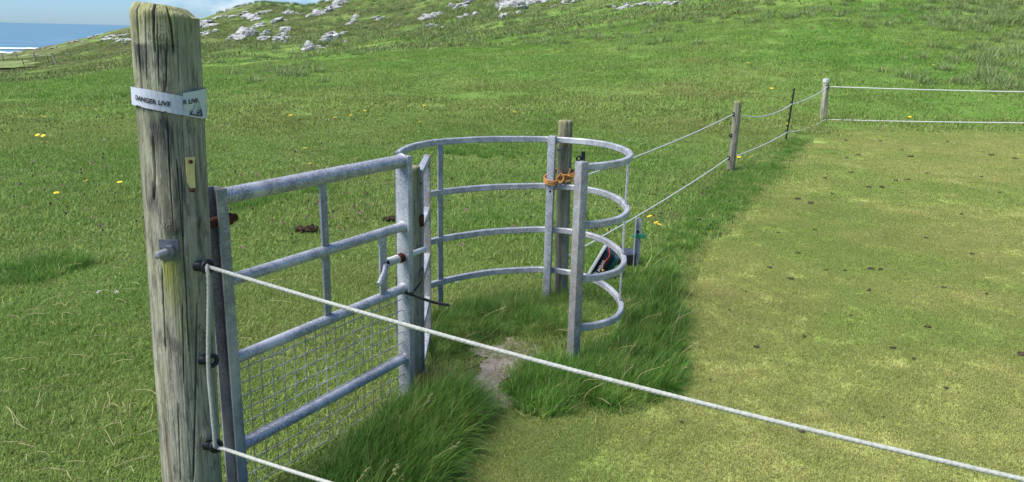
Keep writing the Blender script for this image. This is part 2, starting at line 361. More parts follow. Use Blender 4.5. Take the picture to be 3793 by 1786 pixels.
lk(t, c, b.inputs['Base Color']); b.inputs['Roughness'].default_value = .97; bump(t, b, noise_node(t, 110, 4, .7, w), .9, .012)
M_ROCK, t, b = newmat('lichened_rock'); o = wpos(t)
c = ramp(t, noise_node(t, 2.6, 6, .7, o), [(.30, (.13, .125, .12)), (.43, (.34, .335, .32)), (.58, (.52, .52, .48)), (.75, (.66, .66, .60))])
vo = N(t, 'ShaderNodeTexVoronoi', feature='DISTANCE_TO_EDGE'); vo.inputs['Scale'].default_value = 1.6; mm = N(t, 'ShaderNodeMapping'); mm.inputs['Scale'].default_value = (1, 1, 2.2); mm.inputs['Rotation'].default_value = (.3, .5, 0); lk(t, o, mm.inputs[0]); lk(t, mm.outputs[0], vo.inputs['Vector'])
c = mix(t, ramp(t, vo.outputs['Distance'], [(.0, (.7,) * 3), (.07, (0, 0, 0))]), c, (.07, .068, .06)); c = mix(t, ramp(t, noise_node(t, 1.1, 4, .6, o), [(.56, (0, 0, 0)), (.7, (.7,) * 3)]), c, (.12, .12, .05))
lk(t, c, b.inputs['Base Color']); b.inputs['Roughness'].default_value = .95; bump(t, b, math_n(t, 'ADD', noise_node(t, 7, 5, .7, o), vo.outputs['Distance']), .9, .12)
M_SEA, t, b = newmat('sea_water'); w = wpos(t)
c = ramp(t, noise_node(t, .03, 4, .6, w, (1, 3, 1)), [(.35, (.085, .17, .235)), (.65, (.13, .235, .30))])
wc = ramp(t, noise_node(t, .12, 6, .75, w, (.6, 2.0, 1)), [(.66, (0, 0, 0)), (.72, (.85,) * 3)]); c = mix(t, wc, c, (.75, .78, .8))
lk(t, c, b.inputs['Base Color']); b.inputs['Roughness'].default_value = .6; b.inputs['IOR'].default_value = 1.15; bump(t, b, noise_node(t, .35, 5, .6, w, (.5, 1.5, 1)), .6, .8)
M_FOAM, t, b = newmat('sea_foam'); w = wpos(t); lk(t, ramp(t, noise_node(t, .25, 5, .7, w, (.4, 1, 1)), [(.36, (.10, .26, .40)), (.52, (.8, .83, .85))]), b.inputs['Base Color']); b.inputs['Roughness'].default_value = .9
M_DUNG = plain('dark_dung', (.045, .030, .018), .95, 0, .5, 60, .1, .6); M_CAST = plain('worm_cast_soil', (.07, .055, .035), .95, 0, .5, 80, .1, .5)
M_FYEL = plain('yellow_petal', (.75, .50, .01), .6, 0, .15, 90); M_FPINK = plain('pink_clover', (.48, .22, .27), .7, 0, .3, 120); M_FWHITE = plain('white_clover', (.65, .62, .55), .7, 0, .2, 120); M_STEM = plain('green_stem', (.07, .13, .02), .7, 0, .2, 40)
M_SEED = plain('brown_seed_head', (.085, .06, .04), .9, 0, .4, 60, .1); M_STRAW = plain('dry_straw', (.40, .36, .17), .75, 0, .2, 60, .2)

# ------------------------------------------------------------------ terrain sheet, green, soil, sea
fa = np.radians(np.r_[np.arange(-180, -56, 4), np.arange(-56, 56.01, .28), np.arange(60, 181, 4)]); rr = np.geomspace(.35, 400, 560)
A, Rr = np.meshgrid(fa, rr); gx = Rr * np.sin(A); gy = Rr * np.cos(A); gz = height(gx, gy)
nr, na = A.shape; idx = np.arange(nr * na).reshape(nr, na)
Q = np.stack([idx[:-1, :-1], idx[:-1, 1:], idx[1:, 1:], idx[1:, :-1]], -1).reshape(-1, 4)
V = np.stack([gx, gy, gz], -1).reshape(-1, 3); V = np.vstack([V, [[0, 0, 0]]]); me = np_mesh('terrain', V, Q)
me.shade_smooth()
az_ = np.arctan2(V[:, 0], V[:, 1]); D_ = np.hypot(V[:, 0], V[:, 1])
fattr(me, 'heath', sstep(62, 88, D_ + 26 * fbm(V[:, 0] * .05, V[:, 1] * .05, 5)) * sstep(-.75, -.55, az_) * (1 - sstep(.04, .14, az_)) + .55 * sstep(150, 190, D_) * (az_ < -.4))
fattr(me, 'thatch', .85 * (1 - sstep(10, 16, D_)))
props(link('pasture_ground', me, M_TURF), 'sloping green pasture rising into a rough rocky hillside', 'ground', kind='structure')
def sheet(name, P, mat, dz, label, cat, step, edge=0.):
    mn = P.min(0); mxx = P.max(0); xs = np.arange(mn[0], mxx[0] + step, step); ys = np.arange(mn[1], mxx[1] + step, step); X, Y = np.meshgrid(xs, ys)
    jx = X + edge * fbm(X * 5, Y * 5, 2); jy = Y + edge * fbm(X * 5, Y * 5, 6); ins = inpoly(P, jx, jy)
    ids = -np.ones(X.shape, int); Vv = np.stack([X.ravel(), Y.ravel(), (height(X, Y) + dz).ravel()], 1); q = []
    c = ins[:-1, :-1] & ins[:-1, 1:] & ins[1:, 1:] & ins[1:, :-1]; ii = np.arange(X.size).reshape(X.shape)
    q = np.stack([ii[:-1, :-1], ii[:-1, 1:], ii[1:, 1:], ii[1:, :-1]], -1)[c]
    u, inv = np.unique(q, return_inverse=True); me = np_mesh(name, Vv[u], inv.reshape(-1, 4)); me.shade_smooth()
    return props(link(name, me, mat), label, cat, kind='structure')
ga = np.radians(np.arange(-85, 85.01, .30)); grr = np.geomspace(.35, 24, 380); A, Rr = np.meshgrid(ga, grr); X = Rr * np.sin(A); Y = Rr * np.cos(A)
def green_in(x, y): return inpoly(GREEN, x + .16 * fbm(x * 4, y * 4, 2), y + .16 * fbm(x * 4, y * 4, 6))
ins = green_in(X, Y); c = ins[:-1, :-1] & ins[:-1, 1:] & ins[1:, 1:] & ins[1:, :-1]; ii = np.arange(X.size).reshape(X.shape)
q = np.stack([ii[:-1, :-1], ii[:-1, 1:], ii[1:, 1:], ii[1:, :-1]], -1)[c]; u, inv = np.unique(q, return_inverse=True)
me = np_mesh('putting_green', np.stack([X.ravel(), Y.ravel(), (height(X, Y) + .010).ravel()], 1)[u], inv.reshape(-1, 4)); me.shade_smooth()
props(link('putting_green', me, M_GREEN), 'closely mown yellow-green putting green beside the rope fence', 'green', kind='structure')
sheet('bare_soil', SOIL.mean(0) + (SOIL - SOIL.mean(0)) * 1.12, M_SOIL, .006, 'trodden patch of bare pinkish brown soil inside the gate', 'soil', .010, .26)
FG = []
for px, py in ((-60, 263), (-60, 234), (70, 231), (130, 229), (150, 236), (205, 243), (150, 250), (95, 257), (40, 262)):
    p, D = hit(px, py, 40, 200); FG.append(p[:2])
FG = np.array(FG)
sheet('distant_green', FG, plain('distant_turf', (.17, .215, .075), .95, 0, .15, .4, .1), .25, 'small pale mown green far off towards the sea', 'green', 1.0)
n = 96; V = [(0, 0, -9.)]; F = []
rads = [60, 180, 260, 340, 450, 700, 1200, 2500, 6000, 15000, 45000]
for r_ in rads:
    for i in range(n): V.append((r_ * math.sin(2 * math.pi * i / n), r_ * math.cos(2 * math.pi * i / n), -9.))
for i in range(n): F.append((0, 1 + (i + 1) % n, 1 + i))
for k_ in range(len(rads) - 1):
    for i in range(n): F.append((1 + k_ * n + i, 1 + k_ * n + (i + 1) % n, 1 + (k_ + 1) * n + (i + 1) % n, 1 + (k_ + 1) * n + i))
props(link('sea', mesh('sea', V, F), M_SEA), 'choppy blue sea with small white caps beyond the shore', 'sea', kind='structure')
for s_i, (y0, y1, x0, x1, lab) in enumerate(((181, 175.5, -150, 175, 'broken white surf line running farther off the shore'), (197, 191, -150, 75, 'white foam washing over the rocks right at the shore'))):
    Vv = []; Ff = []
    for i in range(41):
        x = x0 + (x1 - x0) * i / 40; wob = 2.2 * float(fbm(np.array([i * .35]), np.array([s_i * 3.]), 4)[0])
        for yy in (y0 + wob, y1 + wob * 1.6 + 3.0 * abs(i - 20) / 40):
            p = atz(x, yy, -8.75); Vv.append(p)
    for i in range(40): Ff.append((2 * i, 2 * i + 1, 2 * i + 3, 2 * i + 2))
    props(link('surf', mesh('surf', Vv, Ff), M_FOAM), lab, 'surf', kind='stuff')

# ------------------------------------------------------------------ grass patches
def patch(name, n, size, L, Wd, lean, seg, mat, seed, clump=False, curl=1., bias=None):
    g = np.random.default_rng(seed)
    if clump: a = g.uniform(0, 2 * np.pi, n); r_ = size * np.sqrt(g.uniform(0, 1, n)); bx = r_ * np.cos(a); by = r_ * np.sin(a)
    else: bx = g.uniform(-size / 2, size / 2, n) * 1.1; by = g.uniform(-size / 2, size / 2, n) * 1.1
    hd = g.uniform(0, 2 * np.pi, n)
    if bias is not None: hd = bias + g.normal(0, 1.0, n)
    ln = L * g.uniform(.5, 1.25, n); wd = Wd * g.uniform(.6, 1.2, n) * np.where(g.uniform(0, 1, n) < .12, 1.8, 1); le = np.clip(lean * g.uniform(.2, 1.6, n), 0, 1.5); rnd = g.uniform(0, 1, n)
    tw = hd + np.pi / 2 + g.normal(0, .5, n); sx = np.cos(tw); sy = np.sin(tw)
    Vs = []; rn = []; px = bx.copy(); py = by.copy(); pz = np.full(n, -.006); ang = le * .45
    for i in range(seg + 1):
        tt = i / seg; ww = wd * (1 - tt ** 1.6) * .5
        if i < seg:
            Vs.append(np.stack([px - sx * ww, py - sy * ww, pz], 1)); Vs.append(np.stack([px + sx * ww, py + sy * ww, pz], 1))
        else: Vs.append(np.stack([px, py, pz], 1))
        ang = np.minimum(ang + le * curl / seg, 2.4); st = ln / seg
        px = px + np.cos(hd) * np.sin(ang) * st; py = py + np.sin(hd) * np.sin(ang) * st; pz = np.maximum(pz + np.cos(ang) * st, .004)
    k_ = len(Vs); Vall = np.stack(Vs, 1).reshape(-1, 3); base = np.arange(n)[:, None] * k_; T = []
    for i in range(seg - 1):
        o = 2 * i; T.append(base + np.array([[o, o + 1, o + 3]])); T.append(base + np.array([[o, o + 3, o + 2]]))
    o = 2 * (seg - 1); T.append(base + np.array([[o, o + 1, o + 2]]))
    me = np_mesh(name, Vall, np.concatenate(T)); fattr(me, 'rnd', np.repeat(rnd, k_)); me.materials.append(mat); return bpy.data.objects.new(name, me)
def collection(name, obs):
    c = bpy.data.collections.new(name)
    for o in obs: c.objects.link(o)
    return c
GN = {}
def gn_for(coll):
    if coll.name in GN: return GN[coll.name]
    g = bpy.data.node_groups.new('scatter_' + coll.name, 'GeometryNodeTree')
    g.interface.new_socket('Geometry', in_out='INPUT', socket_type='NodeSocketGeometry'); g.interface.new_socket('Geometry', in_out='OUTPUT', socket_type='NodeSocketGeometry')
    i = g.nodes.new('NodeGroupInput'); o = g.nodes.new('NodeGroupOutput'); ip = g.nodes.new('GeometryNodeInstanceOnPoints'); ci = g.nodes.new('GeometryNodeCollectionInfo')
    ci.inputs['Collection'].default_value = coll; ci.inputs['Separate Children'].default_value = True; ci.inputs['Reset Children'].default_value = True; ip.inputs['Pick Instance'].default_value = True
    def na_(nm, dt):
        a = g.nodes.new('GeometryNodeInputNamedAttribute'); a.data_type = dt; a.inputs['Name'].default_value = nm; return a.outputs['Attribute']
    g.links.new(i.outputs[0], ip.inputs['Points']); g.links.new(ci.outputs[0], ip.inputs['Instance']); g.links.new(na_('pick', 'INT'), ip.inputs['Instance Index'])
    g.links.new(na_('rot', 'FLOAT_VECTOR'), ip.inputs['Rotation']); g.links.new(na_('scl', 'FLOAT_VECTOR'), ip.inputs['Scale']); g.links.new(ip.outputs[0], o.inputs[0]); GN[coll.name] = g; return g
def scatter(name, XY, coll, label, scl=(.85, 1.2), spin=None, tint=None, zs=None, nrm=True, dz=0.):
    XY = np.asarray(XY); x = XY[:, 0]; y = XY[:, 1]; n = len(x); z = height(x, y) + dz
    nn = normal_at(x, y) if nrm else np.tile([0, 0, 1.], (n, 1)); sp = rng.uniform(0, 2 * np.pi, n) if spin is None else spin
    rot = np.zeros((n, 3)); up = Vector((0, 0, 1))
    for i in range(n): rot[i] = (up.rotation_difference(Vector(nn[i])) @ Quaternion((0, 0, 1), sp[i])).to_euler()
    me = bpy.data.meshes.new(name); me.vertices.add(n); me.vertices.foreach_set('co', np.stack([x, y, z], 1).astype(np.float32).ravel())
    s = rng.uniform(*scl, n); S3 = np.stack([s, s, s * (1 if zs is None else zs)], 1)
    for nm, a in (('rot', rot), ('scl', S3)):
        at = me.attributes.new(nm, 'FLOAT_VECTOR', 'POINT'); at.data.foreach_set('vector', a.astype(np.float32).ravel())
    at = me.attributes.new('pick', 'INT', 'POINT'); at.data.foreach_set('value', rng.integers(0, len(coll.objects), n).astype(np.int32)); fattr(me, 'tint', np.zeros(n) if tint is None else tint)
    o = link(name, me); md = o.modifiers.new('scatter', 'NODES'); md.node_group = gn_for(coll); return props(o, label, 'grass', kind='stuff')
def grid_pts(d0, d1, step, azlim=.80, jit=.5):
    X, Y = np.meshgrid(np.arange(-d1, d1, step), np.arange(-.5, d1, step)); x = (X + rng.uniform(-jit, jit, X.shape) * step).ravel(); y = (Y + rng.uniform(-jit, jit, X.shape) * step).ravel()
    D = np.hypot(x, y); k_ = (D >= d0) & (D < d1) & (np.abs(np.arctan2(x, y)) < azlim); return x[k_], y[k_]
C_NEAR = collection('near_turf', [patch('turf_tuft', 850, .25, .036, .0032, 1.1, 3, M_BLADE, 10 + i) for i in range(5)])
C_MID = collection('mid_turf', [patch('turf_patch', 1300, .6, .045, .0062, 1.0, 2, M_BLADE, 20 + i) for i in range(5)])
C_FAR = collection('far_turf', [patch('turf_sward', 1500, 1.5, .065, .014, 1.0, 2, M_BLADE, 30 + i) for i in range(5)])
C_VFAR = collection('distant_turf', [patch('turf_swathe', 1100, 5., .17, .055, 1.0, 2, M_UP, 40 + i) for i in range(4)])
C_SHORT = collection('near_mown', [patch('mown_tuft', 1500, .22, .0085, .0019, 1.1, 2, M_SHORT, 50 + i) for i in range(5)])
C_SHORTM = collection('mid_mown', [patch('mown_patch', 3600, .7, .012, .0046, 1.1, 2, M_SHORT, 60 + i) for i in range(4)])
C_LONG = collection('long_tuft', [patch('long_clump', 120, .085, .22, .0036, 1.0, 6, M_LUSH, 70 + i, True, 1.5, 0.) for i in range(6)])
C_MEDIUM = collection('medium_tuft', [patch('medium_clump', 130, .085, .10, .0040, .7, 4, M_LUSH, 80 + i, True, 1.2) for i in range(6)])
M_TUSS, t, b = newmat('marram_blade'); bc = ramp(t, attr(t, 'rnd'), [(0, (.09, .15, .04)), (.6, (.18, .26, .075)), (.9, (.26, .31, .12)), (1, (.40, .36, .18))]); lk(t, bc, b.inputs['Base Color']); b.inputs['Roughness'].default_value = .6; b.inputs['Specular IOR Level'].default_value = .2
C_TUSS = collection('tussock', [patch('tussock_clump', 170, .30, .40, .013, .95, 4, M_TUSS, 90 + i, True, 1.3) for i in range(4)])
def keep(x, y, green): 
    g = green_in(x, y); c0_ = SOIL.mean(0); s = inpoly(c0_ + (SOIL - c0_) * 1.12, x + .06 * fbm(x * 9, y * 9, 2), y + .06 * fbm(x * 9, y * 9, 6))
    return (g if green else ~g) & ((~s | (rng.uniform(0, 1, x.shape) < .10)) if not green else True)
for nm, (d0, d1), st, coll, gr, lab in (('pasture_grass', (1.2, 7.2), .155, C_NEAR, False, 'short tufted pasture grass growing on both sides of the steel gate'),
        ('meadow_grass', (5.0, 17.5), .36, C_MID, False, 'short meadow grass of the level field behind the cage'),
        ('hill_grass', (12.5, 52), .9, C_FAR, False, 'cropped grass covering the lower slope behind the far fence'),
        ('upland_grass', (38, 150), 3.2, C_VFAR, False, 'coarse grass covering the high slope round the rocks'),
        ('mown_grass', (1.2, 9.5), .125, C_SHORT, True, 'very short blades of the putting green under the long rope'),
        ('fairway_grass', (6.6, 20), .40, C_SHORTM, True, 'very short blades of the putting green towards the corner post')):
    x, y = grid_pts(d0, d1, st); D = np.hypot(x, y); w0 = sstep(d0, d0 * 1.35, D) if d0 > 2 else 1.; w1 = (1 - sstep(d1 / 1.35, d1, D)) if nm != 'upland_grass' and nm != 'fairway_grass' else 1.; k_ = keep(x, y, gr) & (rng.uniform(0, 1, x.shape) < np.minimum(w0, w1) * 1.); x = x[k_]; y = y[k_]
    tint = np.clip(fbm(x * 1.7, y * 1.7, 55) * 1.3 - .08, 0, .5) * (1 if not gr else .6)
    zs = 1 + 1.3 * np.clip(fbm(x * 1.1, y * 1.1, 77), -.3, .5) if not gr else None
    dz = .014 if gr else 0.
    Dm = np.hypot(x, y); tint = np.clip(tint + (.16 * sstep(12, 14, Dm) * (1 - sstep(19, 25, Dm)) if not gr else 0) * (.4 + 1.6 * vnoise(x * .8, y * .8, 3)), 0, .6)
    if nm == 'upland_grass': tint = tint * .8
    scatter(nm, np.stack([x, y], 1), coll, lab, tint=tint, zs=zs, dz=dz)
def fill(P, n, seed=0):
    mn, mxx = P.min(0), P.max(0); g = np.random.default_rng(seed); o = []
    while len(o) < n:
        p = g.uniform(mn, mxx)
        if inpoly(P, p[0:1], p[1:2])[0] and not inpoly(SOIL.mean(0) + (SOIL - SOIL.mean(0)) * 1.15, p[0:1], p[1:2])[0]: o.append(p)
    return np.array(o)
PA = poly([(1200, 1830), (1340, 1690), (1430, 1600), (1520, 1535), (1620, 1500), (1690, 1510), (1725, 1540), (1700, 1610), (1640, 1690), (1570, 1800), (1500, 1950), (1260, 2000)])
a = fill(PA, 340, 1); scatter('long_grass', a, C_LONG, 'lush overhanging long grass along the foot of the steel gate', (.6, 1.1), spin=rng.normal(-.35, .6, len(a)), nrm=False, tint=np.clip(rng.normal(.0, .16, len(a)), 0, .55))
PB = poly([(2020, 1500), (2130, 1390), (2190, 1280), (2320, 1200), (2340, 1080), (2390, 1010), (2480, 1020), (2512, 1100), (2515, 1300), (2515, 1440), (2420, 1490), (2300, 1520), (2150, 1540), (2030, 1540)])
a = fill(PB, 330, 2); scatter('long_grass', a, C_LONG, 'long grass left uncut round the outer side of the curved cage', (.38, .75), spin=rng.normal(-.6, 1.1, len(a)), nrm=False, tint=np.clip(rng.normal(.03, .16, len(a)), 0, .55))
PCc = poly([(1590, 1310), (1610, 1180), (1720, 1130), (1990, 1085), (2120, 1105), (2160, 1180), (2180, 1270), (2060, 1260), (1900, 1245), (1780, 1270), (1690, 1330), (1620, 1345)])
a = fill(PCc, 210, 3); scatter('long_grass', a, C_LONG, 'long tangled grass inside the cage behind the bare soil', (.3, .6), nrm=False, tint=np.clip(rng.normal(.08, .15, len(a)), 0, .6))
PD = poly([(1900, 1420), (2000, 1380), (2110, 1345), (2150, 1400), (2060, 1480), (2030, 1540), (1940, 1520)])
a = fill(PD, 90, 4); scatter('long_grass', a, C_MEDIUM, 'medium grass between the bare soil and the front cage post', (.7, 1.1), nrm=False)
PE = poly([(2350, 1010), (2480, 1010), (2560, 930), (2650, 850), (2760, 760), (2860, 670), (2950, 590), (2990, 520), (2940, 520), (2860, 590), (2770, 650), (2690, 640), (2600, 760), (2480, 860)])
a = fill(PE, 420, 5); scatter('verge_grass', a, C_MEDIUM, 'unmown strip of darker grass under the rope fence', (.35, .75), nrm=False)
tuf = [(120, 1010, .28, 45), (210, 985, .2, 25), (850, 760, .3, 40), (980, 740, .3, 40), (1720, 560, .5, 50), (1850, 570, .5, 40), (640, 905, .2, 20), (1000, 350, 1.0, 25), (1150, 700, .3, 20)]
pp = []
for i, (px, py, r_, n) in enumerate(tuf):
    c = atz(px, py); a_ = rng.uniform(0, 6.28, n); q = r_ * np.sqrt(rng.uniform(0, 1, n)); pp.append(np.stack([c[0] + q * np.cos(a_), c[1] + q * np.sin(a_)], 1))
scatter('lush_grass', np.vstack(pp), C_MEDIUM, 'scattered lusher tufts standing up out of the pasture', (.5, .95), nrm=False)
PSd = poly([(1570, 1440), (1600, 1425), (1640, 1440), (1620, 1470), (1575, 1465)])
a = fill(PSd, 16, 6); scatter('dry_grass', a, C_MEDIUM, 'dry yellowed grass at the foot of the wooden latch post', (.8, 1.3), nrm=False, tint=np.full(len(a), .85))
PL_ = poly([(1780, 1560), (2100, 1570), (2250, 1620), (2100, 1700), (2050, 1800), (2000, 1950), (1650, 1950), (1680, 1720)])
a = fill(PL_, 130, 12); scatter('lawn_edge_grass', a, C_NEAR, 'greener short grass creeping from the gate into the mown green', (.35, .6), zs=.6, dz=.012, tint=rng.uniform(.05, .4, len(a)))
# tussocks on the right-hand slope and round the rocks
pts = []
for (x0, y0, x1, y1, n) in ((3250, 0, 3793, 110, 170), (3300, 120, 3900, 320, 130), (1900, 60, 2500, 160, 120), (2500, 10, 3300, 90, 110), (1160, 175, 1300, 200, 25), (900, 235, 1150, 300, 30), (1000, 100, 2050, 160, 120), (500, 150, 1300, 210, 60), (900, 0, 1180, 40, 120), (1250, 20, 1900, 100, 150)):
    for i in range(n):
        p, D = hit(x0 + (x1 - x0) * (math.sqrt(rng.uniform()) if x0 > 3200 else rng.uniform()) + rng.normal(0, 60), rng.uniform(y0, y1) + rng.normal(0, 14), 15, 220); pts.append((p[0], p[1], D))
pts = np.array(pts); kf = pts[:, 2] < 60
scatter('tussock_grass', pts[kf, :2], C_TUSS, 'rough windblown tussocks on the near hill slope', (.4, 1.0), tint=np.clip(rng.normal(.1, .12, kf.sum()), 0, .5))
scatter('tussock_grass', pts[~kf, :2], C_TUSS, 'rough tussocks between the rocks on the far hill', (.9, 1.9), tint=np.clip(rng.normal(.12, .15, (~kf).sum()), 0, .5))

# ------------------------------------------------------------------ big gate post
PR = .091; PCX = lambda z: -1.021 + .0272 * z; PCY = 2.25; PTOP = 1.652
TC = Vector((1.0 - .0, -2.25, 0)).normalized(); TC = Vector((.985, -2.25, 0)).normalized(); TR = Vector((-TC.y, TC.x, 0))
if TR.x < 0: TR = -TR
def cyl(px, py, r=PR):
    d = ray(px, py); z = 1.
    for _ in range(12):
        cx = PCX(z); ox, oy = -cx, -PCY; aa = d[0] ** 2 + d[1] ** 2; bb = 2 * (d[0] * ox + d[1] * oy); c_ = ox * ox + oy * oy - r * r; disc = max(bb * bb - 4 * aa * c_, 0); tt = (-bb - math.sqrt(disc)) / (2 * aa); z = EYE + d[2] * tt
    v = Vector((d[0] * tt - cx, d[1] * tt - PCY, 0)); return math.atan2(v.dot(TR), v.dot(TC)), z
def cpos(a, z, r=PR): return Vector((PCX(z), PCY, z)) + (TR * math.sin(a) + TC * math.cos(a)) * r
def cnor(a): return TR * math.sin(a) + TC * math.cos(a)
post = empty('gate_post', (PCX(0), PCY, 0)); POFF = Vector((PCX(0), PCY, 0))
props(post, 'thick round weathered timber post with a danger tape, carrying the gate hinge', 'post')
na, nz_ = 400, 460; aa = np.linspace(0, 2 * np.pi, na, endpoint=False); zz = np.r_[np.linspace(-.25, PTOP - .03, nz_ - 6), PTOP - .024, PTOP - .016, PTOP - .008, PTOP, PTOP + .001, PTOP + .002]
AA, ZZ = np.meshgrid(aa, zz); rad = np.full(AA.shape, PR); sa = np.where(AA > np.pi, AA - 2 * np.pi, AA)
rad += .0030 * np.sin(AA * 2 + 1.) + .0015 * np.sin(AA * 3 + ZZ * 2)
per = lambda s, kx, kz: vnoise(np.cos(AA) * kx + 50, np.sin(AA) * kx + ZZ * kz + 50, s) * .5 + vnoise(np.sin(AA) * kx + 90, ZZ * kz * 2 - np.cos(AA) * kx, s + 1) * .5
gr = fbm(sa * 26, ZZ * 3.0, 12, 3); rad += .0030 * gr; rad += .0022 * (fbm(sa * 60, ZZ * 5, 30, 2))
def crack(pts, wid, dep):
    q = [cyl(x, y) for x, y in pts]; za = np.array([p[1] for p in q])[::-1]; an = np.array([p[0] for p in q])[::-1]
    c_ = np.interp(ZZ, za, an) + .010 * fbm(ZZ * 22, ZZ * 0 + wid * 900, 8, 2); win = sstep(za[0] - .01, za[0] + .03, ZZ) * (1 - sstep(za[-1] - .02, za[-1] + .02, ZZ))
    return -dep * 1.6 * np.exp(-((sa - c_) / wid) ** 2) * win
for P_, w_, d_ in (([(570, 30), (572, 130), (576, 190)], .020, .012), ([(622, 36), (634, 90), (642, 200)], .022, .014), ([(618, 150), (617, 230), (615, 335)], .014, .009), ([(505, 40), (508, 120), (516, 250), (530, 420)], .03, .012),
                   ([(540, 60), (545, 300)], .014, .007), ([(568, 520), (574, 640), (570, 740)], .026, .012), ([(622, 440), (632, 700), (645, 860)], .012, .008), ([(655, 600), (668, 760), (690, 1100), (700, 1300)], .012, .009),
                   ([(672, 640), (680, 900)], .010, .006), ([(728, 1130), (724, 1420), (716, 1786)], .018, .011), ([(676, 1130), (682, 1420)], .012, .007), ([(600, 1000), (612, 1300)], .014, .007), ([(660, 1500), (668, 1786)], .012, .006), ([(690, 200), (697, 330)], .010, .005), ([(585, 100), (590, 320)], .010, .006), ([(655, 80), (662, 320)], .010, .005)):
    rad += crack(P_, w_, d_)
for kx, ky, kr in ((602, 137, .030), (632, 840, .026), (735, 812, .02), (758, 1610, .018)):     # knots
    ka, kz = cyl(kx, ky); dd = np.hypot((sa - ka) * PR, (ZZ - kz)); rad += .006 * np.exp(-(dd / kr) ** 2) + .0016 * np.sin(dd * 900) * np.exp(-(dd / (kr * 1.2)) ** 2)
ch = np.clip((ZZ - (PTOP - .024)) / .024, 0, 1); side = .55 + .45 * np.sin(sa); rad -= ch * .026 * np.clip(side + .35, .25, 1.2); rad[-2] *= .55; rad[-1] *= .02
cx = PCX(ZZ) - POFF.x; px_ = cx + rad * (np.sin(AA) * TR.x + np.cos(AA) * TC.x); py_ = rad * (np.sin(AA) * TR.y + np.cos(AA) * TC.y)
zt = ZZ + np.where(ZZ > PTOP - .03, -.012 * (rad / PR) * np.sin(sa - .3), 0)
V = np.stack([px_, py_, zt], -1).reshape(-1, 3); ii = np.arange(V.shape[0]).reshape(AA.shape); jj = np.roll(ii, -1, 1)
me = np_mesh('timber', V, np.stack([ii[:-1], jj[:-1], jj[1:], ii[1:]], -1).reshape(-1, 4)); me.shade_smooth()
def blob(x, y, ra, rz_, soft=1.):
    a_, z_ = cyl(x, y); return np.exp(-(((sa - a_) / ra) ** 2 + ((ZZ - z_) / rz_) ** 2) ** soft)
nzz = np.clip(.75 + 1.6 * fbm(sa * 6, ZZ * 14, 15, 4), 0, 1.2)
_, zb0 = cyl(600, 160); _, zb1 = cyl(600, 262)
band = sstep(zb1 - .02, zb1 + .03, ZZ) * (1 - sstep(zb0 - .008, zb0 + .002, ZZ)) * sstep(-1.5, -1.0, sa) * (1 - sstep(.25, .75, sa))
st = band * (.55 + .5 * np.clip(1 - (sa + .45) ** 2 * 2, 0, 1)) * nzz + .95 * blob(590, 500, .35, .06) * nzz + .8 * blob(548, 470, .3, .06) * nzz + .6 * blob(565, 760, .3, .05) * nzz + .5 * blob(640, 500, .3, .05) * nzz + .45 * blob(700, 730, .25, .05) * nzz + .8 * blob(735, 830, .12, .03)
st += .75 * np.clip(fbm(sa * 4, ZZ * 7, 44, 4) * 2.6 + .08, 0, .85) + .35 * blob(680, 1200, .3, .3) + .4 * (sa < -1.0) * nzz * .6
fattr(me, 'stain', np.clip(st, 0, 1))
a0, z0 = cyl(628, 960); mo = sstep(z0 - .20, z0 - .02, ZZ) * (1 - sstep(z0 - .004, z0 + .002, ZZ)) * np.exp(-((sa - a0) / .24) ** 4) * .85 + .5 * sstep(PTOP - .13, PTOP, ZZ) * nzz + .35 * blob(660, 1120, .5, .12) * nzz
fattr(me, 'moss', np.clip(mo, 0, 1)); link('timber', me, M_WOOD, post)
# warning tape: two wraps
def tape(name, a0, a1, ztop, zbot, mat, r, rag=0.):
    n_ = 90; V = []; F = []
    for i in range(n_ + 1):
        a_ = a0 + (a1 - a0) * i / n_; zt_, zb_ = ztop(a_), zbot(a_); zb_ += rag * max(0, float(fbm(np.array([a_ * 22]), np.array([1.]), 5)[0])) * (1 - sstep(.1, .5, a_))
        for j in range(5): V.append(cpos(a_, zb_ + (zt_ - zb_) * j / 4, r + .0006 * math.sin(a_ * 40 + j)) - POFF)
    for i in range(n_):
        for j in range(4): F.append((i * 5 + j, (i + 1) * 5 + j, (i + 1) * 5 + j + 1, i * 5 + j + 1))
    o = link(name, mesh(name, V, F), mat, post); return o
TT = [cyl(*p) for p in ((514, 324), (560, 332), (620, 345), (680, 357), (735, 368))]; TB = [cyl(*p) for p in ((522, 392), (560, 404), (620, 416), (680, 428), (742, 440))]
zt1 = lambda a_: float(np.interp(a_, [p[0] for p in TT], [p[1] for p in TT])); zb1_ = lambda a_: float(np.interp(a_, [p[0] for p in TB], [p[1] for p in TB]))
tp = tape('warning_tape', -1.9, 1.9, zt1, zb1_, M_TAPE, PR + .0065, .018); tp['label'] = 'white danger tape wrapped round the post'
TT2 = [cyl(*p) for p in ((675, 344), (705, 338), (741, 330))]; TB2 = [cyl(*p) for p in ((675, 414), (705, 410), (746, 402))]
zt2 = lambda a_: float(np.interp(a_, [p[0] for p in TT2], [p[1] for p in TT2])); zb2 = lambda a_: float(np.interp(a_, [p[0] for p in TB2], [p[1] for p in TB2]))
aL = cyl(675, 380)[0]; tp2 = tape('tape_end', aL, 1.9, zt2, zb2, M_TAPE2, PR + .0080)
def text_mesh(s, bold=.0):
    cu = bpy.data.curves.new('lettering', 'FONT'); cu.body = s; cu.size = 1.; cu.offset = bold; cu.resolution_u = 4; o = bpy.data.objects.new('lettering', cu); COL.objects.link(o)
    bpy.context.view_layer.update(); me = bpy.data.meshes.new_from_object(o.evaluated_get(bpy.context.evaluated_depsgraph_get())); bpy.data.objects.remove(o); bpy.data.curves.remove(cu); return me
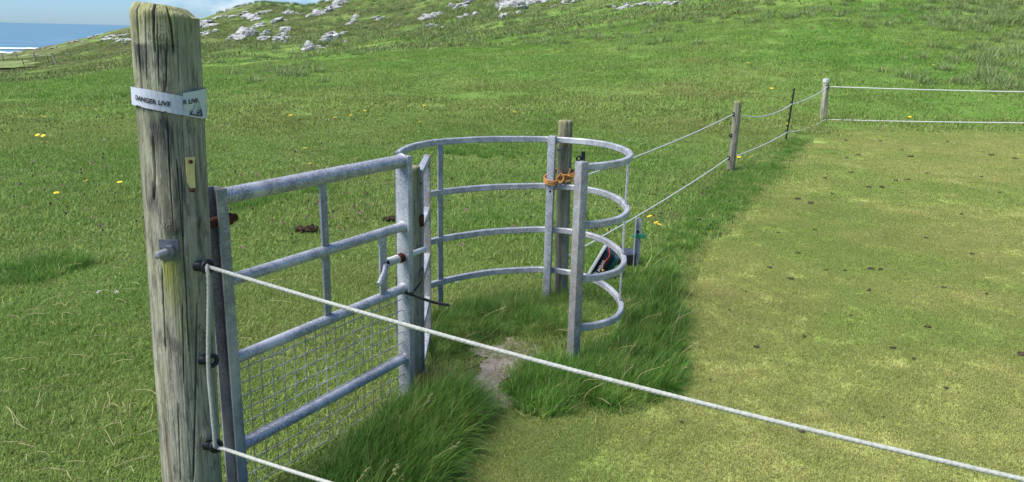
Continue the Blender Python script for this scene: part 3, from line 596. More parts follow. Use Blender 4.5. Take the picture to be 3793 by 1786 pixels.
def on_post(me, p0, p1, p2, r, name, mat, parent):
    """letter mesh mapped round the post: baseline p0 -> p1, cap height towards p2"""
    co = np.empty(len(me.vertices) * 3); me.vertices.foreach_get('co', co); co = co.reshape(-1, 3); mn = co.min(0); mxx = co.max(0); u = (co[:, 0] - mn[0]) / (mxx[0] - mn[0]); v = (co[:, 1] - mn[1]) / (mxx[1] - mn[1])
    a_ = p0[0] + (p1[0] - p0[0]) * u + (p2[0] - p0[0]) * v; z_ = p0[1] + (p1[1] - p0[1]) * u + (p2[1] - p0[1]) * v
    for i, vv in enumerate(me.vertices): vv.co = cpos(a_[i], z_[i], r) - POFF
    me.update(); return link(name, me, mat, parent)
on_post(text_mesh('DANGER LIVE', .035), cyl(512, 368), cyl(631, 395), cyl(512, 350), PR + .0082, 'lettering', M_INK, tp)
on_post(text_mesh('R LIVE', .03), cyl(675, 387), cyl(724, 380), cyl(674, 370), PR + .0098, 'lettering', M_INK, tp2)
def stroke(pts, w_, mat, parent, r, name):
    V = []; F = []
    for i in range(len(pts) - 1):
        p, q = np.array(pts[i], float), np.array(pts[i + 1], float); d = (q - p) / np.linalg.norm(q - p); nrm = np.array([-d[1], d[0]]) * w_ / 2; b0 = len(V); p = p - d * w_ / 3; q = q + d * w_ / 3
        for k_ in range(5):
            c_ = p + (q - p) * k_ / 4
            for s_ in (-1, 1): a_, z_ = cyl(*(c_ + s_ * nrm)); V.append(cpos(a_, z_, r) - POFF)
        for k_ in range(4): F.append((b0 + 2 * k_, b0 + 2 * k_ + 1, b0 + 2 * k_ + 3, b0 + 2 * k_ + 2))
    return link(name, mesh(name, V, F), mat, parent)
stroke([(704, 412), (699, 423), (738, 429), (734, 406)], 4.5, M_INK, tp, PR + .0094, 'warning_triangle')
stroke([(706, 408), (725, 371), (734, 404)], 3., M_INKF, tp2, PR + .0100, 'warning_triangle')
stroke([(726, 391), (721, 409), (727, 406)], 2., M_INKF, tp2, PR + .0100, 'lightning_bolt'); stroke([(728, 407), (724, 421)], 3.4, M_INK, tp, PR + .0094, 'lightning_bolt'); stroke([(721, 415), (724, 422), (729, 417)], 2.4, M_INK, tp, PR + .0095, 'arrow_head')
def ring_pose(px, py, r=PR): a_, z_ = cyl(px, py, r); return a_, z_, cpos(a_, z_, r), cnor(a_)
# yellow strip with nails
V = []; F = []; prs = [((682, 583), (716, 580)), ((684, 600), (714, 600)), ((686, 640), (714, 640)), ((690, 660), (716, 660)), ((689, 672), (716, 672)), ((700, 696), (717, 694))]
for rr_ in (PR + .006, PR + .009):
    for l, r_ in prs:
        for q in (l, r_): a_, z_ = cyl(*q); V.append(cpos(a_, z_, rr_) - POFF)
k_ = len(prs) * 2
for i in range(len(prs) - 1):
    F.append((k_ + 2 * i, k_ + 2 * i + 1, k_ + 2 * i + 3, k_ + 2 * i + 2)); F.append((2 * i, 2 * i + 2, k_ + 2 * i + 2, k_ + 2 * i)); F.append((2 * i + 1, k_ + 2 * i + 1, k_ + 2 * i + 3, 2 * i + 3))
F += [(0, k_, k_ + 1, 1), (k_ - 2, k_ - 1, 2 * k_ - 1, 2 * k_ - 2)]
ys = link('plastic_strip', mesh('plastic_strip', V, F, False), M_YEL, post); ys['label'] = 'faded yellow plastic strip nailed to the post'
for nx, ny in ((700, 598), (707, 704)):
    a_, z_, p, nn = ring_pose(nx, ny); tube('nail', [p - POFF + nn * .002, p - POFF + nn * .013, p - POFF + nn * .0145], [.0055, .0055, .003], M_RUST, ys, 10)
# plate, nut, bolt
a_, z_, p, nn = ring_pose(628, 924); Rm = Matrix((TR * math.cos(a_) - TC * math.sin(a_), nn, Vector((0, 0, 1)))).transposed()
pl = box_obj('washer_plate', p - POFF + nn * .001, (.054, .008, .062), M_ZINC, post, Rm, .0015)
tg = (TR * math.cos(a_) - TC * math.sin(a_)); pc = p - POFF + tg * .004
tube('nut', [pc + nn * .005, pc + nn * .022], .0165, M_ZINC, pl, 6); bd = (nn - tg * .55 - Vector((0, 0, .12))).normalized()
tube('bolt', [pc + nn * .004, pc + bd * .055, pc + bd * .0565], [.0105, .0105, .007], M_GALVD, pl, 14)
# ring insulators
INS = []
for (px, py) in ((747, 985), (764, 1332), (780, 1648)):
    a_, z_, p, nn = ring_pose(px - 16, py); side_ = (nn * .8 + TR * .6).normalized(); c_ = p + side_ * .034 - POFF
    t_ = torus('ring_insulator', c_, .0155, .0072, (TR * .35 + TC * .8 + Vector((0, 0, .1))), M_BLACK, post); tube('screw_collar', [p - POFF - side_ * .004, p - POFF + side_ * .016, c_ - side_ * .012], [.0165, .0155, .008], M_BLACK, t_, 14); INS.append(c_ + POFF)
# gate hook (hinge pin), rusty
HP = Vector((-.925, 2.43, 0)); GD = Vector((.503, .865, 0)).normalized(); GNV = Vector((-GD.y, GD.x, 0)); GANG = math.atan2(GD.y, GD.x)
zpin = 1.005
tube('gate_hook', [Vector((PCX(zpin), PCY, zpin)) - POFF + Vector((.03, .06, 0)), HP + Vector((0, 0, zpin)) - POFF - GD * .03, HP + Vector((0, 0, zpin)) - POFF + GD * .050, HP + Vector((0, 0, zpin)) - POFF + GD * .053], [.016, .016, .0135, .009], M_RUST, post, 14)
tube('hook_nut', [HP + Vector((0, 0, zpin)) - POFF + GD * .010, HP + Vector((0, 0, zpin)) - POFF + GD * .028], .022, M_RUST, post, 6)

# ------------------------------------------------------------------ steel gate
gate = empty('steel_gate', HP, GANG); props(gate, 'small galvanised steel gate of four tube rails with wire mesh low down', 'gate')
GL = .925
bm = bmesh.new(); hz0, hz1 = -.0 + .04, 1.112
box_bm(bm, (-.004, 0, (hz0 + hz1) / 2), (.005, .064, hz1 - hz0)); box_bm(bm, (-.0235, -.0295, (hz0 + hz1) / 2), (.034, .005, hz1 - hz0)); box_bm(bm, (-.0235, .0295, (hz0 + hz1) / 2 + .001), (.034, .005, hz1 - hz0))
bm_obj('hinge_stile', bm, M_GALVD, gate)
box_obj('end_stile', (GL + .004, 0, .555), (.030, .066, 1.095), M_GALV, gate, None, .004)
for z_, r_ in ((1.08, .0275), (.80, .0205), (.525, .0205), (.20, .0205)):
    P_ = [(x_, 0, z_ + .0) for x_ in np.linspace(0, GL - .009, 24)]; o = tube('rail', P_, r_, M_GALV, gate, 24)
    torus('weld', (GL - .012, 0, z_), r_ + .001, .0042, (1, 0, 0), M_GALV, o, 24, 8)
box_obj('brace', (.452, 0, .795), (.034, .010, .53), M_GALVD, gate); box_obj('latch_plate', (.775, -.006, .66), (.044, .008, .275), M_GALV, gate)
zb = .668
lb = tube('latch_bolt', [(.772, -.004, zb), (.79, -.004, zb), (1.0, -.004, zb), (1.068, -.004, zb), (1.071, -.004, zb)], [.0085, .0085, .0085, .0085, .006], M_RUST, gate, 14)
tube('handle', [(.782, -.006, zb), (.772, -.022, zb - .004), (.752, -.034, zb - .022), (.703, -.044, zb - .060)], [.0115, .012, .012, .0115], M_GALV, lb, 14); tube('bolt_tip', [(.945, -.004, zb), (1.072, -.004, zb), (1.075, -.004, zb)], [.0122, .0122, .009], M_WHITE, lb, 14)
s_ = np.linspace(0, 1, 260); tube('spring', np.stack([.802 + .085 * s_, -.004 + .0155 * np.cos(s_ * 2 * np.pi * 8), zb + .0155 * np.sin(s_ * 2 * np.pi * 8)], 1), .0031, M_WHITE, lb, 8)
for k_ in range(3): torus('rusty_washer', (.882 + .009 * k_, -.004, zb), .0155, .0058, (1, .05 * (k_ - 1), 0), M_RUST, lb)
for k_ in range(17):
    x_ = .013 + .0535 * k_
    if x_ < GL - .01: tube('mesh_wire', [(x_, .006, .525), (x_ + .002 * math.sin(k_), .008, .3), (x_, .007, .025)], .0021, M_STEELW, gate, 6)
for k_ in range(10):
    z_ = .478 - .0505 * k_
    tube('mesh_wire', [(0, .0035, z_), (GL / 2, .0045, z_ - .002), (GL - .006, .0035, z_)], .0021, M_STEELW, gate, 6)

# ------------------------------------------------------------------ generic timber post
def timber_post(name, base, top_off, r, h, mat, label, cham=.006, seed=1, square=False, tapr=1.0, group=None):
    root = empty(name, base); props(root, label, 'post', group); na_, nz2 = 64, 90; aa = np.linspace(0, 2 * np.pi, na_, endpoint=False); zz = np.r_[np.linspace(-.2, h - cham, nz2 - 3), h, h + .0005, h + .001]; A2, Z2 = np.meshgrid(aa, zz)
    rd = np.full(A2.shape, r) * (tapr + (1 - tapr) * (Z2 / h)); rd = rd + r * .06 * fbm(A2 * 5, Z2 * 3, seed, 3) + .08 * r * fbm(A2 * 14, Z2 * 2, seed + 3, 2); g = np.random.default_rng(seed)
    for _ in range(5):
        ac = g.uniform(0, 6.28); z0_, ln_ = g.uniform(.0, h), g.uniform(.2, .6); rd -= r * .14 * np.exp(-((((A2 - ac - .05 * np.sin(Z2 * 9)) + np.pi) % (2 * np.pi) - np.pi) / .06) ** 2) * np.exp(-((Z2 - z0_) / ln_) ** 4)
    rd[-3] *= .9; rd[-2] *= .5; rd[-1] *= .02
    X = rd * np.cos(A2) + top_off[0] * Z2 / h; Y = rd * np.sin(A2) + top_off[1] * Z2 / h
    V = np.stack([X, Y, Z2], -1).reshape(-1, 3); ii = np.arange(V.shape[0]).reshape(A2.shape); jj = np.roll(ii, -1, 1); me = np_mesh('timber', V, np.stack([ii[:-1], jj[:-1], jj[1:], ii[1:]], -1).reshape(-1, 4)); me.shade_smooth()
    fattr(me, 'stain', np.clip(.55 * np.clip(fbm(A2 * 2, Z2 * 5, seed + 9, 3) * 3, 0, 1) + .25 * (1 - sstep(0, .15, Z2)), 0, 1)); fattr(me, 'moss', .25 * sstep(h - .2, h, Z2)); link('timber', me, mat, root); return root
timber_post('latch_post', (-.455, 3.372, 0), (.0, .0), .047, 1.035, M_WOOD2, 'short weathered timber post standing close behind the gate latch', seed=3)
timber_post('cage_post', (.318, 4.742, 0), (-.012, .0), .043, 1.105, M_WOOD2, 'rough timber post that the steel cage is tied to with orange twine', seed=5)

# ------------------------------------------------------------------ kissing gate cage
CO = np.array([.03, 4.2, 0.]); cage = empty('kissing_gate_cage', CO); props(cage, 'galvanised steel kissing gate cage of four curved hoops on square posts', 'cage')
HP_ = [(-.585, 3.925), (-.572, 4.07), (-.52, 4.25), (-.41, 4.42), (-.165, 4.60), (.07, 4.675), (.235, 4.685), (.40, 4.615), (.525, 4.475), (.595, 4.26), (.605, 4.04), (.55, 3.86), (.455, 3.755), (.335, 3.69)]
hoop = catmull([(a_, b_, 0) for a_, b_ in HP_], 9)
for k_, z_ in enumerate((.998, .713, .437, .176)):
    P_ = hoop.copy(); P_[:, 2] = z_ + .004 * np.sin(np.arange(len(P_)) * .09 + k_); bar('hoop', P_, .026, .035, M_GALV, cage, CO)
r45 = Matrix.Rotation(math.radians(38), 3, 'Z'); fp = box_obj('front_post', Vector((.322, 3.672, .43)) - Vector(CO), (.048, .048, 1.19), M_GALVR, cage, r45, .005)
hs = Vector((-math.sin(math.radians(0)), 0, 0))
for z_ in (.965, .885):
    nrm_ = r45 @ Vector((-1, 0, 0)); nrm2 = r45 @ Vector((0, -1, 0)); nf = nrm_ if nrm_.y < nrm2.y else nrm2; nf = nrm2
    c_ = Vector((.322, 3.672, z_)) - Vector(CO) + nrm2 * .0235 + Vector((-.004, 0, 0)); tube('bolt_hole', [c_, c_ + nrm2 * .0012], .0065, M_BLACK, fp, 12)
mp_ = box_obj('middle_post', Vector((.225, 4.655, .425)) - Vector(CO), (.044, .05, 1.19), M_GALV, cage, Matrix.Rotation(math.radians(-14), 3, 'Z'), .005)
c_ = Vector((.222, 4.629, .69)) - Vector(CO); tube('bolt_hole', [c_, c_ + Vector((0, -.0025, 0))], .0065, M_BLACK, mp_, 12)
tube('bolt', [Vector((.26, 4.67, .935)) - Vector(CO), Vector((.29, 4.68, .935)) - Vector(CO)], .008, M_ZINC, cage, 8)
box_obj('upright', Vector((-.417, 4.408, .43)) - Vector(CO), (.036, .010, 1.11), M_GALVD, cage, Matrix.Rotation(math.radians(36 + 8), 3, 'Z'), .002)
box_obj('upright', Vector((.604, 4.11, .43)) - Vector(CO), (.010, .036, 1.10), M_GALV, cage, Matrix.Rotation(math.radians(-3), 3, 'Z'), .002)
bm = bmesh.new(); box_bm(bm, (-.575 - CO[0], 3.90 - CO[1], .435), (.046, .005, 1.155)); box_bm(bm, (-.5965 - CO[0], 3.9235 - CO[1], .436), (.005, .042, 1.155)); bm_obj('end_post', bm, M_GALVD, cage)
# swinging wicket seen nearly end-on
W0 = Vector((-.414, 3.405, 0)); W1 = Vector((-.428, 3.83, 0)); wd = (W1 - W0); WL = wd.length; wk = empty('wicket_gate', W0, math.atan2(wd.y, wd.x)); props(wk, 'narrow galvanised wicket standing open inside the curved cage', 'gate')
st_ = box_obj('stile', (0, 0, .52), (.030, .034, .99), M_GALVR, wk, None, .003); tube('bolt_hole', [(-.0155, -.004, .955), (-.017, -.004, .955)], .007, M_BLACK, st_, 12); box_obj('stile', (WL, 0, .52), (.030, .034, .99), M_GALVR, wk, None, .003)
for z_ in (.995, .74, .50, .27, .08): box_obj('rail', (WL / 2, 0, z_), (WL - .031, .030, .034), M_GALV, wk, None, .003)
tube('hinge_pin', [(-.05, .005, .80), (.0, .0, .80), (.03, 0, .80)], .017, M_RUST, wk, 12); tube('hinge_collar', [(-.022, 0, .765), (-.022, 0, .815)], .021, M_RUST, wk, 12)

# ------------------------------------------------------------------ cable tie round stile and latch post
zc = .505
def G(lx, ly, z): v = HP + GD * lx + GNV * ly; return (v.x, v.y, z)
lp = [G(.905, -.036, zc + .004), G(.925, -.039, zc - .001), G(.95, -.036, zc - .004)]
zt_ = catmull([(-.49, 3.23, zc + .01), G(.91, -.037, zc + .003), G(.93, -.040, zc - .003), (-.425, 3.235, zc), (-.400, 3.30, zc + .025), (-.395, 3.36, zc + .055), (-.42, 3.43, zc + .06), (-.48, 3.43, zc + .05), (-.51, 3.36, zc + .03), (-.50, 3.25, zc + .012)], 8)
tie = empty('cable_tie', (-.42, 3.22, zc)); props(tie, 'black cable tie binding gate and latch post, its tail sticking out', 'cable tie'); TO = np.array((-.42, 3.22, zc))
bar('strap', zt_, .004, .013, M_BLACK, tie, TO, .0008)
a_ = atY(1535, 1094, 3.20); e_ = atY(1664, 1131, 3.10); mdl = atY(1600, 1118, 3.15)
bar('tail', catmull([a_, mdl, e_], 10), .006, .013, M_BLACK, tie, TO, .0012); box_obj('lock_head', Vector(atY(1527, 1092, 3.20)) - Vector(TO), (.014, .012, .013), M_BLACK, tie)

# ------------------------------------------------------------------ near rope through the post insulators
I0, I1, I2 = INS; i0 = np.array(I0); i2 = np.array(I2)
rend = atY(3793, 1705, 1.50); rend2 = rend + (rend - i0) * .5
s1 = sag(i0, rend2, .05, 60); bot = atY(1310, 1786, 1.93); bend = i2 + (bot - i2) * 3.2
dn = catmull([i0 + [.002, -.012, -.006], i0 + [.004, -.016, -.06], np.array(I1) + [-.004, -.020, 0], (np.array(I1) + i2) / 2 + [.0, -.020, 0], i2 + [.004, -.016, .05], i2 + [0, -.010, .004]], 14)
P_ = np.vstack([s1[::-1], i0[None] + [[.0, -.008, .006]], dn, i2[None] + [[0, 0, -.004]], sag(i2, bend, .03, 40)[1:]])
v, f = rope_mesh(P_, .0060, .040, .0045); props(link('electric_rope', mesh('electric_rope', v, f), M_ROPE), 'thick white twisted rope running through the insulators of the thick round post', 'rope')
# ------------------------------------------------------------------ far fence: posts, stake, ropes
def ring_ins(parent, loc, c, ax=(0, 1, .1), R=.016, r=.0085, side_=(1, 0, 0)):
    c = Vector(c) - Vector(loc); t_ = torus('ring_insulator', c, R, r, ax, M_BLACK, parent, 18, 8); tube('screw', [c + Vector(side_) * .010, c + Vector(side_) * .04], .007, M_BLACK, t_, 8)
B1 = atz(2706, 632); B1 = (B1[0], B1[1], 0); f1 = timber_post('fence_post', B1, (.01, 0), .048, .86, M_WOOD2, 'grey split timber fence post with four black ring insulators', seed=8)
f1pts = []
for (px, py) in ((2717, 423), (2707, 502), (2699, 585), (2694, 634)):
    p = atY(px, py, B1[1] - .03); ring_ins(f1, B1, p); f1pts.append(p)
B3 = atz(3047, 452); B3 = (B3[0], B3[1], 0); f3 = timber_post('fence_post', B3, (-.03, 0), .062, .86, M_WOOD3, 'pale newer timber corner post with a white band at its top', seed=9)
cb = tube('white_band', [(-.029, 0, .80), (-.0296, 0, .845), (-.03, 0, .868), (-.03, 0, .870)], [.066, .066, .065, .02], M_WHITE, f3, 24); box_obj('printed_mark', (-.035, -.066, .835), (.05, .002, .010), M_INKF, cb)
f3pts = []
for (px, py) in ((3066, 321), (3055, 443)):
    p = atY(px, py, B3[1] - .085); ring_ins(f3, B3, p, (.3, .9, .1), .024, .013, (-.3, .6, 0)); f3pts.append(p)
def plastic_stake(base, top, label, group=None, w_=.022, lugs=9):
    base = np.array(base); top = np.array(top); root = empty('plastic_stake', base); props(root, label, 'stake', group); d = top - base; bar('shaft', [np.zeros(3) - d * .05, d * .5, d], w_, .022, M_BLACK, root, (0, 0, 0), .003)
    for k_ in range(lugs):
        c_ = d * (.06 + .9 * k_ / (lugs - 1)) + np.array([-w_ * .95 if k_ not in (2,) else -w_ * .95, 0, 0]); torus('lug', Vector(c_), .012, .0045, (0, 1, 0), M_BLACK, root, 12, 6)
    return root
S2 = atz(2910, 522); plastic_stake((S2[0], S2[1], 0), atY(2943, 326, S2[1]), 'black plastic stake with rope lugs between the two timber fence posts')
U0_ = atY(2098, 676, 4.70); L0_ = atY(2085, 958, 4.72)
stu = atY(2932, 386, S2[1] - .02); stl = atY(2917, 490, S2[1] - .02)
rt_up = atY(4100, 344, 14.2); rt_lo = atY(4100, 456, 14.2)
up_ = np.vstack([sag(U0_, f1pts[0], .03, 60), sag(f1pts[0] + [.02, 0, 0], stu, .10, 40)[1:], sag(stu, f3pts[0], .05, 40)[1:], sag(f3pts[0], rt_up, .02, 40)[1:]])
lo_ = np.vstack([sag(L0_, f1pts[2], .03, 60), sag(f1pts[2] + [.02, 0, 0], stl, .03, 40)[1:], sag(stl, f3pts[1], .06, 40)[1:], sag(f3pts[1], rt_lo, .02, 40)[1:]])
for P_, lab in ((up_, 'upper thin white rope of the fence beyond the cage'), (lo_, 'lower thin white rope of the fence beyond the cage')):
    v, f = sweep(P_, lambda i: circ(.0048 + .00042 * max(0, P_[i][1] - 5), 8), 8); props(link('fence_rope', mesh('fence_rope', v, f), M_WHITE), lab, 'rope')

# ------------------------------------------------------------------ orange twine
K = np.array(atY(2072, 660, 4.66)); cx_, cy_ = .225, 4.66; tw = empty('orange_twine', (cx_, cy_, 0)); props(tw, 'knotted orange twine tying the steel cage to its timber post', 'twine'); TWO = np.array((cx_, cy_, 0))
def tws(name, P_, r_=.0048):
    v, f = rope_mesh(np.asarray(P_) - TWO, r_, .018, .003); return link(name, mesh(name, v, f), M_TWINE, tw)
zk = K[2]
for k_ in range(3):
    zo = zk - .022 + .011 * k_; tws('loop', catmull([K + [0, -.005, .005 * k_ - .006], (.25, 4.622, zo - .014), (.21, 4.617, zo - .010), (.193, 4.635, zo - .004), (.19, 4.69, zo + .004), (.25, 4.79, zo + .03), (.33, 4.80, zo + .035), (.372, 4.75, zo + .03), (.35, 4.70, zo + .02), K + [.01, -.004, .006 * k_]], 8))
tws('knot', catmull([K + [-.03, -.008, -.02], K + [-.01, -.028, .012], K + [.012, -.012, .03], K + [.024, -.024, .0], K + [.004, -.032, -.022], K + [-.012, -.014, .006], K + [.03, -.02, .022], K + [.06, -.012, .016], K + [.075, -.010, -.004], K + [.05, -.016, -.016], K + [.02, -.02, -.012]], 8), .0055)
tws('tail', catmull([K + [.02, -.012, .016], K + [.05, -.004, .02], K + [.064, -.006, .06]], 8)); tws('tail', catmull([K + [.02, -.015, .016], K + [.06, -.02, .018], K + [.11, -.03, .006], K + [.165, -.03, .0]], 8))
bm = bmesh.new(); E1 = np.array(atY(2128, 647, 4.60)) - TWO
for i in range(26):
    q = np.random.default_rng(i); e = E1 + np.array([.055 + q.uniform(0, .03), q.uniform(-.02, .02), q.uniform(-.03, .022)]); s0 = E1 + np.array([-.03, 0, q.uniform(-.006, .006)]); d = Vector(e - s0)
    box_bm(bm, Vector((s0 + e) / 2), (d.length, .0022, .0022), d.to_track_quat('X', 'Z').to_matrix())
fr = bm_obj('frayed_end', bm, M_TWINE, tw, False); fr['kind'] = 'stuff'
tws('hanging_line', catmull([np.array(atY(2165, 690, 4.62)), np.array(atY(2172, 790, 4.75)), np.array(atY(2190, 845, 4.95)), np.array(atY(2222, 900, 5.15))], 10), .0034)
p = np.array(atY(2176, 693, 4.62)) - TWO; box_obj('twine_toggle', Vector(p), (.03, .012, .014), plain('pale_cork', (.6, .42, .26), .8), tw, Matrix.Rotation(.6, 3, 'Y'), .003)

# ------------------------------------------------------------------ fence energiser, battery, earth stake
plastic_stake((.405, 4.35, 0), (.386, 4.35, .975), 'black plastic stake hidden behind the front cage post', None, .026, 8)
EB = np.array([.56, 5.15, 0.]); en = empty('fence_energiser', EB); props(en, 'black and green fence energiser leaning with a pale grey back plate', 'energiser')
lean = Matrix.Rotation(math.radians(27), 3, 'Y') @ Matrix.Rotation(math.radians(-12), 3, 'Z')
ec = Vector((.045, .0, .112))
box_obj('back_plate', ec + lean @ Vector((-.020, 0, .0)), (.018, .17, .235), M_PALE, en, lean, .003)
ebm = bmesh.new(); box_bm(ebm, ec + lean @ Vector((.028, .005, -.005)), (.075, .15, .20), lean, .012); eb = bm_obj('body', ebm, M_BLACK, en)
gb = bmesh.new(); box_bm(gb, ec + lean @ Vector((.085, .01, .025)), (.045, .13, .12), lean, .018); bm_obj('green_cover', gb, M_DKGREEN, en)
tm = text_mesh('MB60', .02); co = np.array([v_.co[:] for v_ in tm.vertices]); wv = co[:, 0].max(); fx = lean @ Vector((1, 0, 0)); fy = lean @ Vector((0, 1, 0)); fz = lean @ Vector((0, 0, 1)); org = ec + lean @ Vector((.006, -.0712, -.055))
for v_, c_ in zip(tm.vertices, co): v_.co = org + fz * (c_[0] / wv * .085) - fx * (c_[1] * .030 - .028)
link('lettering', tm, M_WHITE, eb)
for rad_ in (.022, .014): torus('dial_ring', ec + lean @ Vector((.018, -.0705, -.085)), rad_ * .8, .0018, fy, M_WHITE, eb, 24, 6)
tube('red_lead', catmull([ec + lean @ Vector((.0, -.05, .125)), ec + lean @ Vector((.035, -.085, .08)), ec + lean @ Vector((.03, -.088, .02)), ec + lean @ Vector((.045, -.085, -.04))], 8), .003, M_RED, en, 8)
kb = ec + lean @ Vector((.05, -.08, -.03)); tube('terminal_knob', [kb, kb + fy * -.018, kb + fy * -.021], [.010, .010, .006], M_BRASS, en, 12)
BT = np.array([.785, 5.47, 0.]); bt = empty('battery', BT, math.radians(-8)); props(bt, 'low black battery box sunk in the grass beside the leaning energiser', 'battery')
box_obj('case', (0, 0, .035), (.225, .165, .10), M_BLACK, bt, None, .006); box_obj('lid', (0, 0, .092), (.231, .171, .016), plain('sheen_black_plastic', (.05, .05, .052), .35, 0, .4, 25), bt, None, .004)  # grey sheen on the lid painted in as a lighter base colour
for x_ in (-.075, .01): tube('terminal', [(x_, .03, .099), (x_, .03, .128)], .010, M_BLACK, bt, 10)
ES = np.array(atz(2352, 990)); ES[2] = 0; es = empty('earth_stake', ES); props(es, 'short galvanised angle stake driven in beside the battery', 'stake'); ht = atY(2350, 806, ES[1])[2]
bm = bmesh.new(); box_bm(bm, (.004, 0, ht / 2 - .05), (.046, .005, ht + .1)); box_bm(bm, (-.0165, -.0185, ht / 2 - .049), (.005, .032, ht + .1)); ea = bm_obj('angle_bar', bm, M_GALV, es); zz_ = atY(2350, 858, ES[1])[2]; tube('bolt_hole', [(.004, -.002, zz_), (.004, -.0045, zz_)], .011, M_BLACK, ea, 12)
c0 = np.array(atY(2345, 874, ES[1] - .01)); cl = empty('crocodile_clip', c0); props(cl, 'green crocodile clip on the angle stake with a yellow-green lead', 'clip')
box_obj('jaw', (.045, 0, .007), (.10, .016, .011), M_GREENP, cl, Matrix.Rotation(-.05, 3, 'Y'), .002); box_obj('jaw', (.045, 0, -.007), (.10, .016, .013), M_GREENP, cl, Matrix.Rotation(.09, 3, 'Y'), .002)
tube('lead', catmull([np.array(atY(x_, y_, ES[1] - .01)) - c0 for x_, y_ in ((2393, 877), (2408, 890), (2415, 930), (2412, 955), (2400, 975), (2390, 990), (2380, 1010))], 8), .0036, M_WIREY, cl, 8)

# ------------------------------------------------------------------ distant fence by the sea
GRP = 'posts of the distant green fence'
ws = []
for i, (px, py, h_, r_, lab) in enumerate(((14, 231, 1.05, .14, 'pale post of the far fence standing by the distant green'), (131, 228, 1.15, .17, 'grey strainer post at the back corner of the distant green'), (211, 241, 1.15, .12, 'pale leaning post at the inner corner of the distant green'))):
    p, D = hit(px, py, 40, 220); tx = -.4 if i == 2 else -.1
    timber_post('far_fence_post', tuple(p), (tx, 0), r_ * .7, h_ * .95, M_WOOD3, lab, seed=20 + i, group=GRP); ws.append((p, tx, h_ * .95))
for px, py, lab in ((71, 232, 'black stake along the back of the distant green'), (184, 237, 'black stake beside the leaning far post'), (94, 255, 'black stake standing alone on the near edge of the distant green')):
    p, D = hit(px, py, 40, 220); plastic_stake(p, p + [-.22, 0, .95], lab, None, .09, 3)
p0, p1, p2 = [np.array(w_[0]) + [w_[1], 0, w_[2] * .8] for w_ in ws]; tube('far_fence_rope', np.vstack([sag(p0 - [60, 0, 0], p0, .1, 8), sag(p0, p1, .1, 10)[1:], sag(p1, p2, .1, 10)[1:]]), .014, M_ROPE, None, 6); props(bpy.data.objects['far_fence_rope'], 'thin pale rope strung between the far fence posts', 'rope')

# ------------------------------------------------------------------ rocks
def rock_lobe(V, F, c, sx, sy, sz, rot, g, sub=3):
    bm = bmesh.new(); bmesh.ops.create_icosphere(bm, subdivisions=sub, radius=1.); b0 = len(V); pl_ = [(Vector(g.normal(0, 1, 3)).normalized(), g.uniform(.42, .85)) for _ in range(13)]; of = Vector(g.uniform(-50, 50, 3)); Rz = Matrix.Rotation(rot, 3, 'Z') @ Matrix.Rotation(g.uniform(-.35, .1), 3, 'Y')
    for v_ in bm.verts:
        p = v_.co.copy()
        for n_, d_ in pl_:
            s_ = p.dot(n_)
            if s_ > d_: p -= n_ * (s_ - d_) * .9
        p *= 1 + .22 * mnoise.noise(p * 2.2 + of) + .10 * mnoise.noise(p * 5.5 + of); p = Vector((p.x * sx, p.y * sy, p.z * sz)); V.append(Rz @ p + Vector(c))
    for f_ in bm.faces: F.append(tuple(b0 + v_.index for v_ in f_.verts))
    bm.free()
